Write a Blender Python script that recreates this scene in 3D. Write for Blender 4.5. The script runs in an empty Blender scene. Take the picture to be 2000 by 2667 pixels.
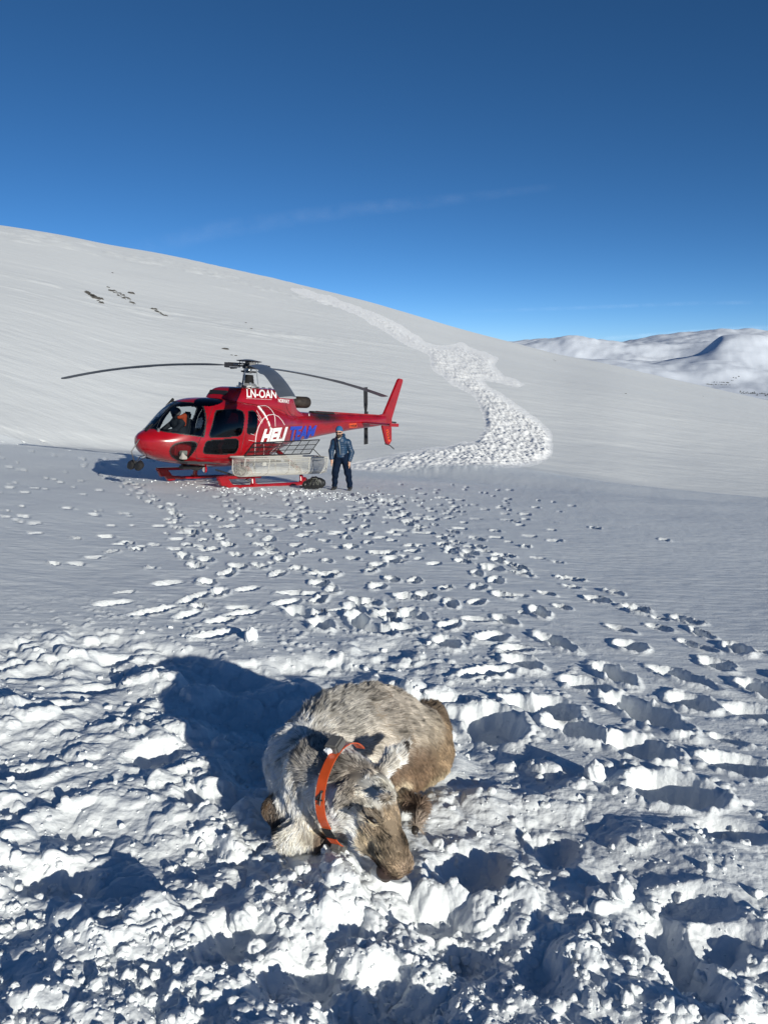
import bpy, bmesh, math, random, time
import numpy as np
from mathutils import Vector, Matrix
from mathutils.bvhtree import BVHTree
T0 = time.time()
random.seed(5); rng = np.random.default_rng(7)
SC = bpy.context.scene; COL = SC.collection
rad = math.radians

# ------------------------------------------------------------------ camera
FPX, HOR = 2003.0, 900.0
EYE = np.array([0.0, 0.0, 1.6]); PITCH = math.atan((1333.5-HOR)/FPX)
cam = bpy.data.cameras.new('camera'); camo = bpy.data.objects.new('camera', cam); COL.objects.link(camo)
camo.location = EYE; camo.rotation_euler = (math.pi/2-PITCH, 0, 0)
cam.sensor_fit = 'VERTICAL'; cam.sensor_height = 24; cam.lens = 24*FPX/2667; cam.clip_start = .05; cam.clip_end = 60000
SC.camera = camo
CF = np.array([0, math.cos(PITCH), -math.sin(PITCH)]); CU = np.array([0, math.sin(PITCH), math.cos(PITCH)])
def ray(u, v):
    d = CF*FPX+np.array([1., 0, 0])*(u-1000)+CU*(1333.5-v); return d/np.linalg.norm(d)
def azel(u, v):
    d = ray(u, v); return math.degrees(math.atan2(d[0], d[1])), math.degrees(math.asin(d[2]))
def to_px(x, y, z):
    d = (y-0)*CF[1]+(z-1.6)*CF[2]; d = np.where(d < .01, .01, d)
    return 1000+FPX*x/d, 1333.5-FPX*(y*CU[1]+(z-1.6)*CU[2])/d

# ------------------------------------------------------------------ world, sun, exposure
SUN_AZ, SUN_EL = 147.0, 16.8       # clockwise from +Y
w = bpy.data.worlds.new('World'); SC.world = w; w.use_nodes = True
nt = w.node_tree; bg = nt.nodes['Background']
sky = nt.nodes.new('ShaderNodeTexSky'); sky.sky_type = 'NISHITA'; sky.sun_disc = False
sky.sun_elevation = rad(SUN_EL); sky.sun_rotation = rad(SUN_AZ); sky.altitude = 3000; sky.air_density = .46; sky.dust_density = 0.8; sky.ozone_density = 3.0
hs = nt.nodes.new('ShaderNodeHueSaturation'); hs.inputs['Saturation'].default_value = 1.14; hs.inputs['Hue'].default_value = .495
nt.links.new(sky.outputs[0], hs.inputs['Color']); nt.links.new(hs.outputs[0], bg.inputs[0]); bg.inputs[1].default_value = .099
sl = bpy.data.lights.new('sun', 'SUN'); sl.energy = 4.7; sl.angle = rad(.53); sl.color = (1, .965, .85)
so = bpy.data.objects.new('sun', sl); COL.objects.link(so)
SUND = Vector((math.sin(rad(SUN_AZ))*math.cos(rad(SUN_EL)), math.cos(rad(SUN_AZ))*math.cos(rad(SUN_EL)), math.sin(rad(SUN_EL))))
so.rotation_euler = SUND.to_track_quat('Z', 'Y').to_euler(); so.location = (8, -8, 10)
SC.view_settings.view_transform = 'Standard'; SC.view_settings.look = 'None'
SC.view_settings.exposure = 0.12; SC.view_settings.gamma = 1

# ------------------------------------------------------------------ helpers
def tag(o, label=None, cat=None, group=None, kind=None):
    if label: o['label'] = label
    if cat: o['category'] = cat
    if group: o['group'] = group
    if kind: o['kind'] = kind
    return o
def empty(name, loc=(0, 0, 0), M=None):
    o = bpy.data.objects.new(name, None); COL.objects.link(o); o.empty_display_size = .2
    if M is not None: o.matrix_world = M
    else: o.location = loc
    return o
def link(name, me, mat=None, parent=None, smooth=True):
    o = bpy.data.objects.new(name, me); COL.objects.link(o)
    if mat is not None:
        me.materials.append(mat)
    if parent is not None: o.parent = parent
    if smooth: me.polygons.foreach_set('use_smooth', np.ones(len(me.polygons), bool))
    return o
def mesh_np(name, V, F):
    V = np.asarray(V, np.float32); F = np.asarray(F, np.int32); k = F.shape[1]
    me = bpy.data.meshes.new(name); me.vertices.add(len(V)); me.vertices.foreach_set('co', V.ravel())
    me.loops.add(F.size); me.loops.foreach_set('vertex_index', F.ravel())
    me.polygons.add(len(F)); me.polygons.foreach_set('loop_start', np.arange(0, F.size, k, dtype=np.int32))
    me.update(calc_edges=True); return me
class MB:
    def __init__(s): s.V = []; s.F = []
    def add(s, V, F):
        n = len(s.V); s.V += [tuple(map(float, v)) for v in V]; s.F += [tuple(i+n for i in f) for f in F]
    def box(s, c, d, M=None):
        P = [Vector(((i & 1)-.5, ((i >> 1) & 1)-.5, (i >> 2)-.5)) for i in range(8)]
        P = [Vector((p.x*d[0], p.y*d[1], p.z*d[2])) for p in P]
        if M is not None: P = [M @ p for p in P]
        s.add([p+Vector(c) for p in P], [(0, 2, 3, 1), (4, 5, 7, 6), (0, 1, 5, 4), (2, 6, 7, 3), (0, 4, 6, 2), (1, 3, 7, 5)])
    def tube(s, pts, r, n=8, flat=1.0, up=None):
        pts = [Vector(p) for p in pts]; m = len(pts); rs = r if hasattr(r, '__len__') else [r]*m
        V = []
        for i, p in enumerate(pts):
            t = (pts[min(i+1, m-1)]-pts[max(i-1, 0)]).normalized()
            a = Vector(up) if up else (Vector((0, 0, 1)) if abs(t.z) < .9 else Vector((1, 0, 0)))
            b = t.cross(a).normalized(); c = b.cross(t).normalized()
            for k in range(n):
                q = 2*math.pi*(k+.5)/n; V.append(p+b*math.cos(q)*rs[i]+c*math.sin(q)*rs[i]*flat)
        F = [(i*n+k, i*n+(k+1) % n, (i+1)*n+(k+1) % n, (i+1)*n+k) for i in range(m-1) for k in range(n)]
        F += [tuple(range(n-1, -1, -1)), tuple((m-1)*n+k for k in range(n))]
        s.add(V, F)
    def prism(s, poly, y0, y1, ax='y'):
        n = len(poly)
        if ax == 'y': V = [(p[0], y0, p[1]) for p in poly]+[(p[0], y1, p[1]) for p in poly]
        else: V = [(p[0], p[1], y0) for p in poly]+[(p[0], p[1], y1) for p in poly]
        s.add(V, [tuple(range(n)), tuple(range(2*n-1, n-1, -1))]+[(i, i+n, (i+1) % n+n, (i+1) % n) for i in range(n)])
    def build(s, name, mat, parent=None, smooth=True, bevel=0):
        me = bpy.data.meshes.new(name); me.from_pydata(s.V, [], s.F)
        bm = bmesh.new(); bm.from_mesh(me); bmesh.ops.recalc_face_normals(bm, faces=bm.faces)
        if bevel: bmesh.ops.bevel(bm, geom=bm.edges[:], offset=bevel, segments=2, affect='EDGES')
        bm.to_mesh(me); bm.free()
        o = link(name, me, mat, parent, smooth)
        if smooth:
            try: me.set_sharp_from_angle(angle=rad(38))
            except Exception: pass
        return o
def mat(name, col, rough=.5, metal=0, spec=.5, coat=0, bump=None, var=None, coords='Object'):
    m = bpy.data.materials.new(name); m.use_nodes = True; n = m.node_tree; b = n.nodes['Principled BSDF']
    b.inputs['Base Color'].default_value = (*col, 1); b.inputs['Roughness'].default_value = rough
    b.inputs['Metallic'].default_value = metal; b.inputs['Specular IOR Level'].default_value = spec
    b.inputs['Coat Weight'].default_value = coat; b.inputs['Coat Roughness'].default_value = .06
    tc = n.nodes.new('ShaderNodeTexCoord')
    if var:
        no = n.nodes.new('ShaderNodeTexNoise'); no.inputs['Scale'].default_value = var[0]; no.inputs['Detail'].default_value = 6
        n.links.new(tc.outputs[coords], no.inputs['Vector'])
        mr = n.nodes.new('ShaderNodeMapRange'); mr.inputs[1].default_value = .3; mr.inputs[2].default_value = .7
        n.links.new(no.outputs[0], mr.inputs[0])
        mx = n.nodes.new('ShaderNodeMix'); mx.data_type = 'RGBA'
        mx.inputs[6].default_value = (*col, 1); mx.inputs[7].default_value = (*[c*var[1] for c in col], 1)
        n.links.new(mr.outputs[0], mx.inputs[0]); n.links.new(mx.outputs[2], b.inputs['Base Color'])
    if bump:
        no = n.nodes.new('ShaderNodeTexNoise'); no.inputs['Scale'].default_value = bump[0]; no.inputs['Detail'].default_value = 5
        n.links.new(tc.outputs[coords], no.inputs['Vector'])
        bp = n.nodes.new('ShaderNodeBump'); bp.inputs['Distance'].default_value = bump[1]; bp.inputs['Strength'].default_value = 1
        n.links.new(no.outputs[0], bp.inputs['Height']); n.links.new(bp.outputs[0], b.inputs['Normal'])
    return m
def ss(a, b, x):
    t = np.clip((x-a)/(b-a), 0, 1); return t*t*(3-2*t)
def hash2(i, j, seed):
    i = i.astype(np.int64); j = j.astype(np.int64)
    h = (i*374761393+j*668265263+seed*1442695041) & 0xffffffff
    h = ((h ^ (h >> 13))*1274126177) & 0xffffffff
    h = (h ^ (h >> 16)) & 0xffffffff
    h = (h*2246822519) & 0xffffffff
    return ((h ^ (h >> 15)) & 0xffffff)/16777216.0
def vn(x, y, seed=0):
    i = np.floor(x); j = np.floor(y); fx = x-i; fy = y-j
    fx = fx*fx*fx*(fx*(fx*6-15)+10); fy = fy*fy*fy*(fy*(fy*6-15)+10)
    a = hash2(i, j, seed); b = hash2(i+1, j, seed); c = hash2(i, j+1, seed); d = hash2(i+1, j+1, seed)
    return (a+(b-a)*fx+(c-a)*fy+(a-b-c+d)*fx*fy)*2-1
def fbm(x, y, o=4, seed=0, g=.5):
    s = 0; a = 1; n = 0
    ca, sa = math.cos(.6), math.sin(.6)
    for k in range(o):
        s = s+a*vn(x, y, seed+k*17); n += a; a *= g
        x, y = (x*ca-y*sa)*2.03+3.1, (x*sa+y*ca)*2.03-1.7
    return s/n
def caps(x, y, seed, dens=1.0):
    """cauliflower lumps: highest hemisphere cap over a jittered lattice, cell size 1, radius .35-.85"""
    i = np.floor(x); j = np.floor(y); best = np.zeros_like(x)
    for a in (-1, 0, 1):
        for b in (-1, 0, 1):
            ci = i+a; cj = j+b
            px = ci+hash2(ci, cj, seed); py = cj+hash2(ci, cj, seed+1)
            r = .25+.6*hash2(ci, cj, seed+2)**1.5
            on = hash2(ci, cj, seed+3) < dens
            d = r*r-(x-px)**2-(y-py)**2
            h = np.where(on & (d > 0), np.sqrt(np.maximum(d, 0)), 0)
            best = np.maximum(best, h)
    return best

# ------------------------------------------------------------------ snow materials
def snow_mat(name, bumps, col=(.83, .86, .88), rough=.62, vr=.94):
    m = bpy.data.materials.new(name); m.use_nodes = True; n = m.node_tree; b = n.nodes['Principled BSDF']
    b.inputs['Roughness'].default_value = rough; b.inputs['Specular IOR Level'].default_value = .3
    tc = n.nodes.new('ShaderNodeTexCoord'); prev = None
    for sc, dist, det, st in bumps:
        no = n.nodes.new('ShaderNodeTexNoise'); no.inputs['Scale'].default_value = sc; no.inputs['Detail'].default_value = det
        mp = n.nodes.new('ShaderNodeMapping'); mp.inputs['Rotation'].default_value = (0, 0, st[1]); mp.inputs['Scale'].default_value = (st[0], 1, 1)
        n.links.new(tc.outputs['Object'], mp.inputs[0]); n.links.new(mp.outputs[0], no.inputs['Vector'])
        bp = n.nodes.new('ShaderNodeBump'); bp.inputs['Distance'].default_value = dist; bp.inputs['Strength'].default_value = 1
        n.links.new(no.outputs[0], bp.inputs['Height'])
        if prev: n.links.new(prev.outputs[0], bp.inputs['Normal'])
        prev = bp
    n.links.new(prev.outputs[0], b.inputs['Normal'])
    no = n.nodes.new('ShaderNodeTexNoise'); no.inputs['Scale'].default_value = .7; no.inputs['Detail'].default_value = 8
    n.links.new(tc.outputs['Object'], no.inputs['Vector'])
    mx = n.nodes.new('ShaderNodeMix'); mx.data_type = 'RGBA'
    mx.inputs[6].default_value = (*[c*vr for c in col], 1); mx.inputs[7].default_value = (*col, 1)
    n.links.new(no.outputs[0], mx.inputs[0]); n.links.new(mx.outputs[2], b.inputs['Base Color'])
    return m
M_snow = snow_mat('snow', [(9, .015, 3, (.35, .9)), (60, .004, 4, (1, 0)), (420, .0011, 2, (1, 0))])
M_clod = snow_mat('snow_clods', [(50, .006, 4, (1, 0)), (420, .0010, 2, (1, 0))])
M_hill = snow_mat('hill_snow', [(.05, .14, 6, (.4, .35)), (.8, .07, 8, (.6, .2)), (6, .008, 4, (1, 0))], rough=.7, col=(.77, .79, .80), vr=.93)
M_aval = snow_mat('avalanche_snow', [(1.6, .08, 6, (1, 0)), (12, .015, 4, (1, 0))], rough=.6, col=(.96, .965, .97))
M_far = snow_mat('far_snow', [(.005, 8, 6, (1, .5)), ], rough=.8, col=(.72, .77, .86))  # distance haze is put into this pale bluish base colour

# ------------------------------------------------------------------ terrain
SIL = [azel(u, v) for u, v in [(-600, 520), (-300, 540), (0, 583), (150, 606), (300, 640), (433, 664), (560, 693), (700, 725), (800, 750), (880, 768), (1000, 800), (1100, 830), (1200, 861), (1330, 893), (1450, 925), (1600, 953), (1730, 985), (1850, 1012), (2000, 1045), (2300, 1110), (2600, 1170)]]
CRS = [azel(u, v) for u, v in [(-600, 1145), (0, 1155), (200, 1165), (400, 1180), (800, 1212), (1050, 1238), (1200, 1251), (1330, 1267), (1500, 1277), (1750, 1292), (2000, 1308), (2600, 1340)]]
def smooth_tab(L, sg=2.2):
    a, b = np.array(sorted(L)).T; xs_ = np.arange(-110, 110, .1); yy = np.interp(xs_, a, b); k = np.exp(-(np.arange(-60, 61)*.1/sg)**2/2*4); k /= k.sum()
    return xs_, np.convolve(np.pad(yy, 60, 'edge'), k, 'valid')
sa, se = smooth_tab(SIL); ca_, ce = smooth_tab(CRS, 6)
def plane(x, y): return -.105*y-.045*x*ss(0, 14, np.hypot(x, y))
def base_height(x, y):
    r = np.hypot(x, y)+1e-6; az = np.degrees(np.arctan2(x, y)); azc = np.clip(az, -75, 75)
    Es = np.interp(azc, sa, se); Ec = np.interp(azc, ca_, ce)
    # crest radius where plane meets the crease angle
    ux, uy = np.sin(np.radians(azc)), np.cos(np.radians(azc))
    sl_ = .105*uy+.045*ux
    rc = 30-5*ss(-30, 10, azc)+8*ss(-32, -14, azc)*(1-ss(-9, 18, azc))
    rs = 245+1.6*azc*ss(-75, 60, azc)
    zc = 1.6+rc*np.tan(np.radians(Ec)); zs = 1.6+rs*np.tan(np.radians(Es))
    t = np.clip((r-rc)/(rs-rc), 0, 3)
    tq = np.minimum(t, 1); q = 1.12*tq-.12*tq*tq
    zh = zc+(zs-zc)*q+.88*(zs-zc)/(rs-rc)*np.maximum(r-rs, 0)-.0016*np.maximum(r-rs, 0)**2
    dip = 1.4*ss(-8, 22, azc)
    zh = zh-dip*ss(0, 12, r-rc)*(1-ss(25, 70, r-rc))
    zn = plane(x, y)+(zc+sl_*rc)*np.clip(r/rc, 0, 1.3)**4
    k = ss(-2.5, 2.5, r-rc)*1.0
    z = zn*(1-k)+zh*k
    back = ss(75, 110, np.abs(az))
    return z*(1-back)+plane(x, np.maximum(y, -3))*back
def ground_pt(u, v, h=0.0):
    """point h above the even ground, seen at picture point (u,v)"""
    d = ray(u, v); t = 1.0
    for _ in range(60):
        P = EYE+d*t; e = P[2]-(float(plane(P[0], P[1]))+h); t += e/(-d[2]+.06)*.8
    return EYE+d*t

# ---- masks traced on the ground
def sd_poly(px, py, poly):
    P = np.array(poly, float); n = len(P); d = np.full(px.shape, 1e18); s = np.ones(px.shape)
    for i in range(n):
        a = P[i]; b = P[i-1]; ex, ey = b-a; wx, wy = px-a[0], py-a[1]
        t = np.clip((wx*ex+wy*ey)/(ex*ex+ey*ey+1e-12), 0, 1); d = np.minimum(d, (wx-ex*t)**2+(wy-ey*t)**2)
        c1 = py >= a[1]; c2 = py < b[1]; c3 = ex*wy > ey*wx
        s = np.where((c1 & c2 & c3) | (~c1 & ~c2 & ~c3), -s, s)
    return s*np.sqrt(d)

na = 860
az_d = np.linspace(-33.5, 33.5, na)
out = np.concatenate([np.arange(34.5, 60, 1.2), np.arange(62, 180, 6)])
AZ = np.concatenate([-out[::-1], az_d, out]); ncol = len(AZ)
el = np.linspace(48.5, 8.85, 700)
R1 = 1.6/(np.tan(np.radians(el))-.105)
R1 = R1[R1 < 36]
R2 = 1/np.linspace(1/R1[-1], 1/335, 350); R2 = R2[1:]
Rr = np.concatenate([[.05, .4, .8, 1.1, 1.3], R1, R2, [350, 380, 420, 470, 540, 620]])
nr = len(Rr)
A, RR = np.meshgrid(np.radians(AZ), Rr)
X = RR*np.sin(A); Y = RR*np.cos(A)
Z = base_height(X, Y)
Zb = Z.copy()
U, Vp = to_px(X, Y, Zb)
near = RR < 34
nrow = int(np.sum(Rr < 34)); S = slice(0, nrow)
x, y = X[S], Y[S]; u, v = U[S], Vp[S]; r_ = RR[S]
dz = np.zeros_like(x)
# soft wind relief of the untouched crust
dz += .03*fbm(x*.35, y*.35, 3, 11)+.010*fbm((x*.8-y*.6)*1.2, (x*.6+y*.8)*4.5, 4, 31)+.0025*fbm(x*9, y*9, 3, 77)
# trampled zone round the animal
TR = [(-900, 1640), (0, 1655), (120, 1638), (300, 1640), (430, 1655), (520, 1690), (640, 1712), (800, 1700), (870, 1668), (1000, 1640), (1110, 1690), (1170, 1770), (1290, 1850), (1370, 1940), (1560, 2010), (1700, 2085), (1850, 2130), (2100, 2260), (3200, 2700), (3200, 6000), (-3500, 6000), (-3500, 2200)]
TW = np.array([ground_pt(*p)[:2] if p[1] < 2700 else ((8, 1.5) if p[1] < 2800 else ((6, -3) if p[0] > 0 else (-6, -3))) for p in TR])
TW = [tuple(p) for p in TW]; TW[-1] = (-8., 2.2); TW[-4] = (5., 1.2)
sd = sd_poly(x, y, TW)+.22*fbm(x*2.2, y*2.2, 3, 5)
tr = 1-ss(-.22, .05, sd); 
wx = x+.06*fbm(x*6, y*6, 3, 91); wy = y+.06*fbm(x*6+9, y*6, 3, 92)
lump = .065*fbm(x*1.5, y*1.5, 2, 41)+.038*vn(wx*3.3, wy*3.3, 51)+.035*caps(wx*2.6, wy*2.6, 55, .7)
fade = 1/(1+(r_/9)**2)
c1 = caps(wx*4.2, wy*4.2, 101, .55)/4.2; c2 = caps(wx*9+3, wy*9, 111, .6)/9; c3 = caps(wx*21, wy*21+5, 121, .7)/21; c4 = caps(wx*46, wy*46, 131, .6)/46
rag = ss(-.35, .35, fbm(x*2.6, y*2.6, 3, 61))
lump = lump+rag*(.25*c1+.62*c2+.42*c3+.28*c4)+(1-rag)*(.2*c2+.12*c3+.1*c4)
lump = lump+.004*fbm(x*26, y*26, 2, 71)
dz += tr*(lump*.88-.048)
# scattered crumbs outside
dz += (1-tr)*(1-ss(0, 1.8, sd))*.55*caps(x*26, y*26, 151, .18)/26

def cols_rows(cx, cy, rr):
    rc = math.hypot(cx, cy); a = math.degrees(math.atan2(cx, cy)); da = math.degrees(rr/max(rc, .3))+.1
    c0, c1_ = np.searchsorted(AZ, [a-da, a+da]); r0, r1 = np.searchsorted(Rr, [rc-rr, rc+rr])
    return slice(int(r0), min(int(r1)+1, nrow)), slice(int(c0), int(c1_)+1)
pn = fbm(x*16, y*16, 3, 201); pnl = fbm(x*6, y*6, 2, 205); HO = np.zeros_like(x); RI = np.zeros_like(x)
def dent(cx, cy, L, W, ang, D, rim=.3, rough=.35, st=.35):
    """pressed hole L x W metres, long axis ang (deg from +Y clockwise), depth D, crumbly rim"""
    sr, sc = cols_rows(cx, cy, max(L, W)*1.5)
    if sr.stop-sr.start < 1 or sc.stop-sc.start < 1: return
    xx = x[sr, sc]-cx; yy = y[sr, sc]-cy; a = rad(ang)
    p = (xx*math.sin(a)+yy*math.cos(a))/(L/2); q = (xx*math.cos(a)-yy*math.sin(a))/(W/2)
    d = np.sqrt(p*p+q*q)+rough*(.22*pn[sr, sc]+.55*pnl[sr, sc])
    hole = -D*(1-ss(st, 1.1, d))
    rimh = D*rim*np.exp(-((d-1.22)/.2)**2)*(.4+1.1*np.clip(pn[sr, sc]+.35, 0, 1.2))
    HO[sr, sc] = np.minimum(HO[sr, sc], hole); RI[sr, sc] = np.maximum(RI[sr, sc], rimh*np.minimum(1, 5/np.maximum(r_[sr, sc], .1))**.35)
# individual prints read off the picture: (u, v, length, width, angle, depth)
def cr(X_, Y_): return 1000+X_/1.659, 1500+Y_/1.659
def cl(X_, Y_): return X_/1.659, 1500+Y_/1.659
PR = [(cr(400, 120), .22, .16, 60, .1), (cr(510, 90), .34, .17, 150, .12), (cr(405, 198), .26, .16, 100, .09), (cr(525, 200), .34, .15, 140, .11), (cr(670, 165), .36, .17, 175, .15),
      (cr(770, 140), .24, .13, 135, .1), (cr(600, 165), .12, .08, 130, .05), (cr(735, 290), .52, .19, 140, .17), (cr(470, 275), .30, .22, 70, .14), (cr(150, 180), .26, .16, 140, .1),
      (cr(90, 235), .28, .18, 110, .1), (cr(270, 300), .34, .2, 150, .14), (cr(570, 325), .26, .17, 90, .12), (cr(600, 385), .34, .22, 130, .16), (cr(440, 425), .4, .2, 80, .15),
      (cr(1065, 310), .28, .23, 160, .16), (cr(1020, 232), .30, .13, 125, .1), (cr(1185, 225), .26, .13, 120, .09), (cr(1190, 185), .18, .1, 120, .07), (cr(990, 430), .46, .2, 150, .17),
      (cr(870, 470), .34, .2, 115, .13), (cr(1290, 440), .52, .19, 128, .15), (cr(1440, 395), .26, .13, 125, .1), (cr(1370, 315), .26, .14, 130, .1), (cr(1310, 290), .18, .1, 130, .07), (cr(1330, 545), .34, .26, 140, .15),
      (cr(1120, 590), .72, .24, 142, .2), (cr(740, 570), .34, .26, 130, .16), (cr(610, 555), .3, .2, 120, .14), (cr(1110, 745), .38, .28, 120, .18), (cr(1600, 600), .4, .24, 120, .14),
      (cr(1640, 500), .4, .22, 150, .15), (cr(1480, 710), .2, .1, 120, .06), (cr(820, 660), .4, .26, 130, .18), (cr(480, 620), .45, .3, 140, .18), (cr(1250, 930), .4, .3, 110, .18),
      (cr(1520, 820), .34, .24, 110, .12), (cr(700, 80), .24, .13, 120, .1), (cr(590, 90), .16, .1, 100, .06), (cr(1510, 310), .14, .08, 120, .05), (cr(1630, 330), .14, .07, 120, .05),
      (cl(660, 155), .5, .17, 70, .1), (cl(810, 170), .3, .17, 60, .09), (cl(810, 110), .34, .13, 40, .09), (cl(1050, 165), .36, .17, 75, .1), (cl(960, 195), .3, .16, 75, .09), (cl(940, 255), .42, .17, 80, .11),
      (cl(1240, 120), .3, .18, 70, .1), (cl(1290, 160), .5, .22, 120, .12), (cl(1390, 215), .4, .22, 140, .14), (cl(1600, 120), .3, .18, 120, .12), (cl(1540, 110), .22, .14, 130, .1), (cl(1590, 230), .45, .22, 120, .15),
      (cl(490, 120), .36, .2, 80, .07), (cl(1070, 60), .3, .18, 70, .07), (cl(730, 30), .34, .2, 80, .07), (cl(540, 72), .2, .1, 80, .05), (cl(870, 85), .26, .15, 60, .07), (cl(1250, 75), .26, .14, 80, .08),
      ((1225, 1440), .45, .2, 150, .1), ((1290, 1480), .4, .2, 150, .1)]
def lie(a_, v_):      # long axis on the picture -> long axis on the ground
    s_ = math.sin(PITCH+math.atan((v_-1333.5)/FPX)); return math.degrees(math.atan2(math.sin(rad(a_)), math.cos(rad(a_))/max(s_, .2)))
for (p, L, W_, a_, D) in PR:
    g = ground_pt(*p); a_ = lie(a_, p[1]); dent(g[0], g[1], L*.95, W_*.88, a_, D*.75, .2, .3, .66)
# trails crossing the bench: polylines in the picture, feet apart and jittered
TRAILS = [[(1000, 1660), (830, 1530), (790, 1430), (800, 1350), (760, 1290)], [(560, 1550), (540, 1470), (500, 1390), (440, 1330), (330, 1260), (270, 1235)],
          [(1270, 1560), (1240, 1480), (1150, 1400), (1040, 1340), (960, 1300), (900, 1285)], [(1640, 1600), (1560, 1540), (1450, 1510), (1340, 1480), (1270, 1430), (1100, 1360), (1000, 1300)],
          [(680, 1500), (700, 1430), (660, 1380), (620, 1330), (580, 1290)], [(1900, 1700), (1800, 1620), (1640, 1570)], [(2000, 1780), (1950, 1740), (1850, 1700)],
          [(950, 1620), (1010, 1560), (1000, 1500), (940, 1420), (930, 1340)], [(1120, 1640), (1140, 1560), (1130, 1500)], [(600, 1480), (560, 1400), (560, 1340)],
          [(1000, 1460), (1050, 1430), (1100, 1425)], [(1320, 1350), (1480, 1365), (1620, 1385), (1760, 1405), (1900, 1430)]]
for k, tl in enumerate(TRAILS):
    G = np.array([ground_pt(*p)[:2] for p in tl]); seg = np.hypot(*np.diff(G, axis=0).T); cum = np.concatenate([[0], np.cumsum(seg)])
    s_ = .1; side = 1; sp = .42 if k < len(TRAILS)-1 else 1.3
    while s_ < cum[-1]:
        px_ = np.interp(s_, cum, G[:, 0]); py_ = np.interp(s_, cum, G[:, 1])
        qx = np.interp(s_+.3, cum, G[:, 0]); qy = np.interp(s_+.3, cum, G[:, 1]); an = math.atan2(qx-px_, qy-py_)
        o_ = side*.12+random.gauss(0, .07)
        dent(px_+math.cos(an)*o_, py_-math.sin(an)*o_, random.uniform(.22, .36), random.uniform(.11, .17), math.degrees(an)+random.gauss(0, 12), random.uniform(.06, .11), .3, .9, .55)
        s_ += random.uniform(.8, 1.2)*sp; side = -side
# loose single prints of the herd over the bench
HZ = [(0, 1200, 60, 1380, 12), (20, 1240, 650, 1300, 50), (60, 1300, 500, 1480, 34), (430, 1300, 1180, 1470, 45), (900, 1250, 1330, 1330, 75), (640, 1290, 1250, 1360, 55), (980, 1370, 1460, 1480, 22), (0, 1175, 420, 1240, 90), (1150, 1290, 1500, 1370, 26),
      (500, 1480, 1150, 1620, 12)]
for (u0, v0, u1, v1, n) in HZ:
    for _ in range(n):
        g = ground_pt(random.uniform(u0, u1), random.uniform(v0, v1))
        L = random.uniform(.13, .28); dent(g[0], g[1], L, L*random.uniform(.4, .62), random.uniform(40, 150), random.uniform(.045, .11), random.choice([.0, .1, .35]), .8, .5)
# hollows in the trampled snow where people stood and the animal kicked: (u, v, L, W, ang, D)
for (p, L, W_, a_, D) in [((660, 1850), .95, .62, 100, .17), ((590, 1760), .55, .4, 80, .10), ((700, 1970), .5, .4, 20, .10), ((400, 1960), .34, .2, 80, .12), ((560, 2060), .34, .2, 90, .12), ((120, 1850), .4, .22, 80, .13), ((150, 2270), .36, .22, 100, .14), ((360, 2310), .34, .2, 90, .13),
                          ((600, 2420), .34, .24, 50, .16), ((800, 2500), .42, .26, 60, .16), ((900, 2400), .44, .26, 65, .14), ((1230, 2240), .42, .3, 30, .17), ((1120, 2330), .5, .26, 95, .13), ((1450, 2180), .28, .2, 30, .12), ((1760, 2450), .5, .22, 175, .18), ((1420, 2480), .3, .2, 30, .12),
                          ((1800, 2330), .3, .2, 100, .12), ((1900, 2160), .3, .2, 100, .1), ((1000, 2560), .45, .3, 70, .15), ((250, 1780), .4, .22, 80, .11), ((60, 2010), .3, .2, 80, .12), ((300, 1640+60), .4, .2, 80, .11), ((1900, 2440), .3, .24, 110, .13), ((1180, 2420), .3, .2, 120, .12)]:
    g = ground_pt(*p); dent(g[0], g[1], L, W_, lie(a_, p[1]), D*.62, .10, .35, .25)
dz = dz+HO*(1-.15*tr)+RI*np.where(HO < -.01, .25, 1)
# bed pressed by the lying animal
for (p, rx, D) in [((1090, 1960), .26, .03), ((950, 2010), .30, .05), ((800, 2080), .2, .05), ((1000, 2190), .12, .06), ((1040, 2250), .07, .04)]:
    g = ground_pt(*p); sr, sc = cols_rows(g[0], g[1], rx*1.6)
    d = np.hypot(x[sr, sc]-g[0], y[sr, sc]-g[1])/rx; k = 1-ss(.7, 1.25, d)
    dz[sr, sc] = dz[sr, sc]*(1-k)+(-D)*k
# churned snow round the landing gear and boots
for (p, rx, am) in [((600, 1276), .8, .05), ((740, 1284), 1.2, .06), ((880, 1290), 1.0, .05), ((520, 1247), .6, .08), ((960, 1292), .9, .05)]:
    g = ground_pt(*p); sr, sc = cols_rows(g[0], g[1], rx*1.5)
    xx, yy = x[sr, sc], y[sr, sc]; k = 1-ss(.4, 1.3, np.hypot(xx-g[0], (yy-g[1]))/rx)
    dz[sr, sc] += k*am*(.0+.9*caps(xx*4, yy*4, 301, .8)-.45*np.abs(fbm(xx*4, yy*4, 3, 33)))
Z[S] += dz*ss(.5, 1.2, r_)
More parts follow.
